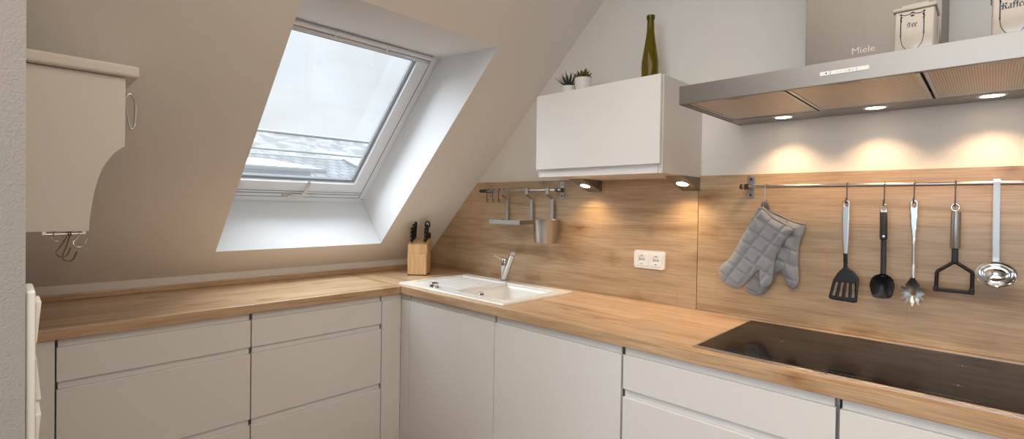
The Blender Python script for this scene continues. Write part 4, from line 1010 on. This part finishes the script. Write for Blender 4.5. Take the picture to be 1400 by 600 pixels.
# ================================================================== OUTSIDE
def house(name, label, parts, loc):
    t = thing(name, label, 'house', loc); return t
h = thing('house', 'distant pale house with a long frosted roof seen through the roof window', 'house', (-16, 5, -3))
bm = BM(); prism(bm, [(-14.0, -3, -3), (-20, -3, -3), (-20, -3, 2.80), (-17, -3, 3.86), (-14.0, -3, 2.80)], (0, 16, 0)); obj('walls', bm, 'snow', h)
bm = BM(); 
prism(bm, [(-13.6, -3.3, 2.84), (-17, -3.3, 4.00), (-17, -3.3, 3.92), (-13.6, -3.3, 2.74)], (0, 16.6, 0)); prism(bm, [(-17, -3.3, 4.00), (-20.4, -3.3, 2.84), (-20.4, -3.3, 2.74), (-17, -3.3, 3.92)], (0, 16.6, 0)); obj('roof', bm, 'farroof', h)
bm = BM(); tube(bm, [(-13.55, -3.3, 2.80), (-13.55, 13.3, 2.80)], .07, 10); bx(bm, -13.66, -13.58, -3.3, 13.3, 2.98, 3.02); obj('gutter', bm, 'gutter', h)
bm = BM(); tube(bm, [(-17, -3.3, 4.02), (-17, 13.3, 4.02)], .07, 8); obj('ridge_cap', bm, 'gutter', h)
h = thing('house', 'nearer neighbouring house with grey tiled roof and a flat dormer', 'house', (-9, 1.5, -3))
bm = BM(); prism(bm, [(-7.2, -2, -3), (-10, -2, -3), (-10, -2, 2.42), (-7.2, -2, 1.62)], (0, 6.4, 0)); obj('walls', bm, 'snow', h)
bm = BM(); prism(bm, [(-6.9, -2.2, 1.58), (-10.0, -2.2, 2.50), (-10.0, -2.2, 2.42), (-6.9, -2.2, 1.50)], (0, 6.62, 0)); obj('roof', bm, 'tiles', h)
bm = BM(); prism(bm, [(-6.85, 4.43, 1.62), (-10.0, 4.43, 2.56), (-10.0, 4.43, 2.30), (-6.85, 4.43, 1.36)], (0, .55, 0)); obj('verge', bm, 'snow', h)
bm = BM(); bx(bm, -9.6, -7.4, -1.5, 2.42, 1.5, 2.02); d = obj('dormer', bm, 'render_w', h)
bm = BM(); r0, r1 = 2.02, 2.14
prism(bm, [(-7.15, -1.7, 1.99), (-7.15, 2.62, 1.99), (-7.15, 2.62, 2.04), (-7.15, -1.7, 2.04)], (-2.5, 0, 0))
v = [bm.verts.new(p) for p in ((-7.2, -1.6, 2.04), (-7.2, 2.6, 2.04), (-9.6, 2.6, 2.04), (-9.6, -1.6, 2.04), (-8.4, 0, 2.30), (-8.4, 2.0, 2.26))]
for f in ((0, 1, 5, 4), (1, 2, 5), (2, 3, 4, 5), (3, 0, 4)): bm.faces.new([v[i] for i in f])
obj('dormer_roof', bm, 'sheet', d)
bm = BM(); bx(bm, -7.4, -7.36, .3, 2.1, 1.62, 1.84, .01); wn = obj('dormer_window', bm, 'frame_w', d)
bm = BM(); bx(bm, -7.22, -7.14, -1.7, 2.64, 1.955, 2.00); obj('dormer_gutter', bm, 'gutter', d)

# ================================================================== LIGHT
w = bpy.data.worlds.new('overcast'); SC.world = w; w.use_nodes = True; nt = w.node_tree
bg = nt.nodes['Background']; tc = nt.nodes.new('ShaderNodeTexCoord'); mp = nt.nodes.new('ShaderNodeMapping'); mp.inputs['Scale'].default_value = (1.6, 1.6, 3.2)
n = nt.nodes.new('ShaderNodeTexNoise'); n.inputs['Scale'].default_value = 2.2; n.inputs['Detail'].default_value = 6; n.inputs['Roughness'].default_value = .55
r = nt.nodes.new('ShaderNodeValToRGB'); r.color_ramp.elements[0].position = .36; r.color_ramp.elements[0].color = (.76, .795, .83, 1); r.color_ramp.elements[1].position = .62; r.color_ramp.elements[1].color = (.86, .915, .97, 1)
nt.links.new(tc.outputs['Generated'], mp.inputs['Vector']); nt.links.new(mp.outputs[0], n.inputs['Vector']); nt.links.new(n.outputs['Fac'], r.inputs['Fac']); nt.links.new(r.outputs['Color'], bg.inputs['Color'])
bg.inputs['Strength'].default_value = 1.02
def light(name, ty, loc, target, energy, col, **k):
    L = bpy.data.lights.new(name, ty); L.energy = energy; L.color = col
    for a, v in k.items(): setattr(L, a, v)
    o = bpy.data.objects.new(name, L); COL.objects.link(o); o.location = loc
    o.rotation_euler = (Vector(target)-Vector(loc)).to_track_quat('-Z', 'Y').to_euler(); return o
light('veiled_sun', 'SUN', (-4.4, -1.7, 7.6), (0, -.9, 1.2), 15, (.88, .94, 1.0), angle=math.radians(95))
light('rear_cool_fill', 'AREA', (2.9, YB-.12, 1.6), (2.0, 0, 1.2), 44, (.72, .86, 1.0), shape='RECTANGLE', size=1.5, size_y=1.3)  # added cool fill behind the camera, brightens the fronts facing it
light('ceiling_fill', 'AREA', (2.75, -2.2, 2.585), (2.75, -2.2, 0), 40, (1, .90, .78), shape='RECTANGLE', size=2.0, size_y=2.2)  # soft fill under the ceiling without a fitting, added to light the room evenly

# ================================================================== CAMERA
cam = bpy.data.cameras.new('camera'); co = bpy.data.objects.new('camera', cam); COL.objects.link(co); SC.camera = co
yaw, pit, rol, fpx, py = math.radians(44.2104), math.radians(-.7224), math.radians(.8666), 676.467, 289.5395
Fv = Vector((-math.sin(yaw)*math.cos(pit), math.cos(yaw)*math.cos(pit), math.sin(pit))); Rv = Vector((math.cos(yaw), math.sin(yaw), 0)); Uv = Rv.cross(Fv)
R2 = Rv*math.cos(rol)+Uv*math.sin(rol); U2 = Uv*math.cos(rol)-Rv*math.sin(rol)
mt = Matrix((R2, U2, -Fv)).transposed().to_4x4(); mt.translation = Vector((2.8334, -2.0607, 1.34093)); co.matrix_world = mt
cam.sensor_fit = 'HORIZONTAL'; cam.sensor_width = 36; cam.lens = fpx/1400*36; cam.shift_y = -(300-py)/1400; cam.clip_start = .02; cam.clip_end = 200
SC.view_settings.view_transform = 'Standard'; SC.view_settings.look = 'None'; SC.view_settings.gamma = 1; SC.view_settings.exposure = 0.14
SC.view_settings.use_curve_mapping = False
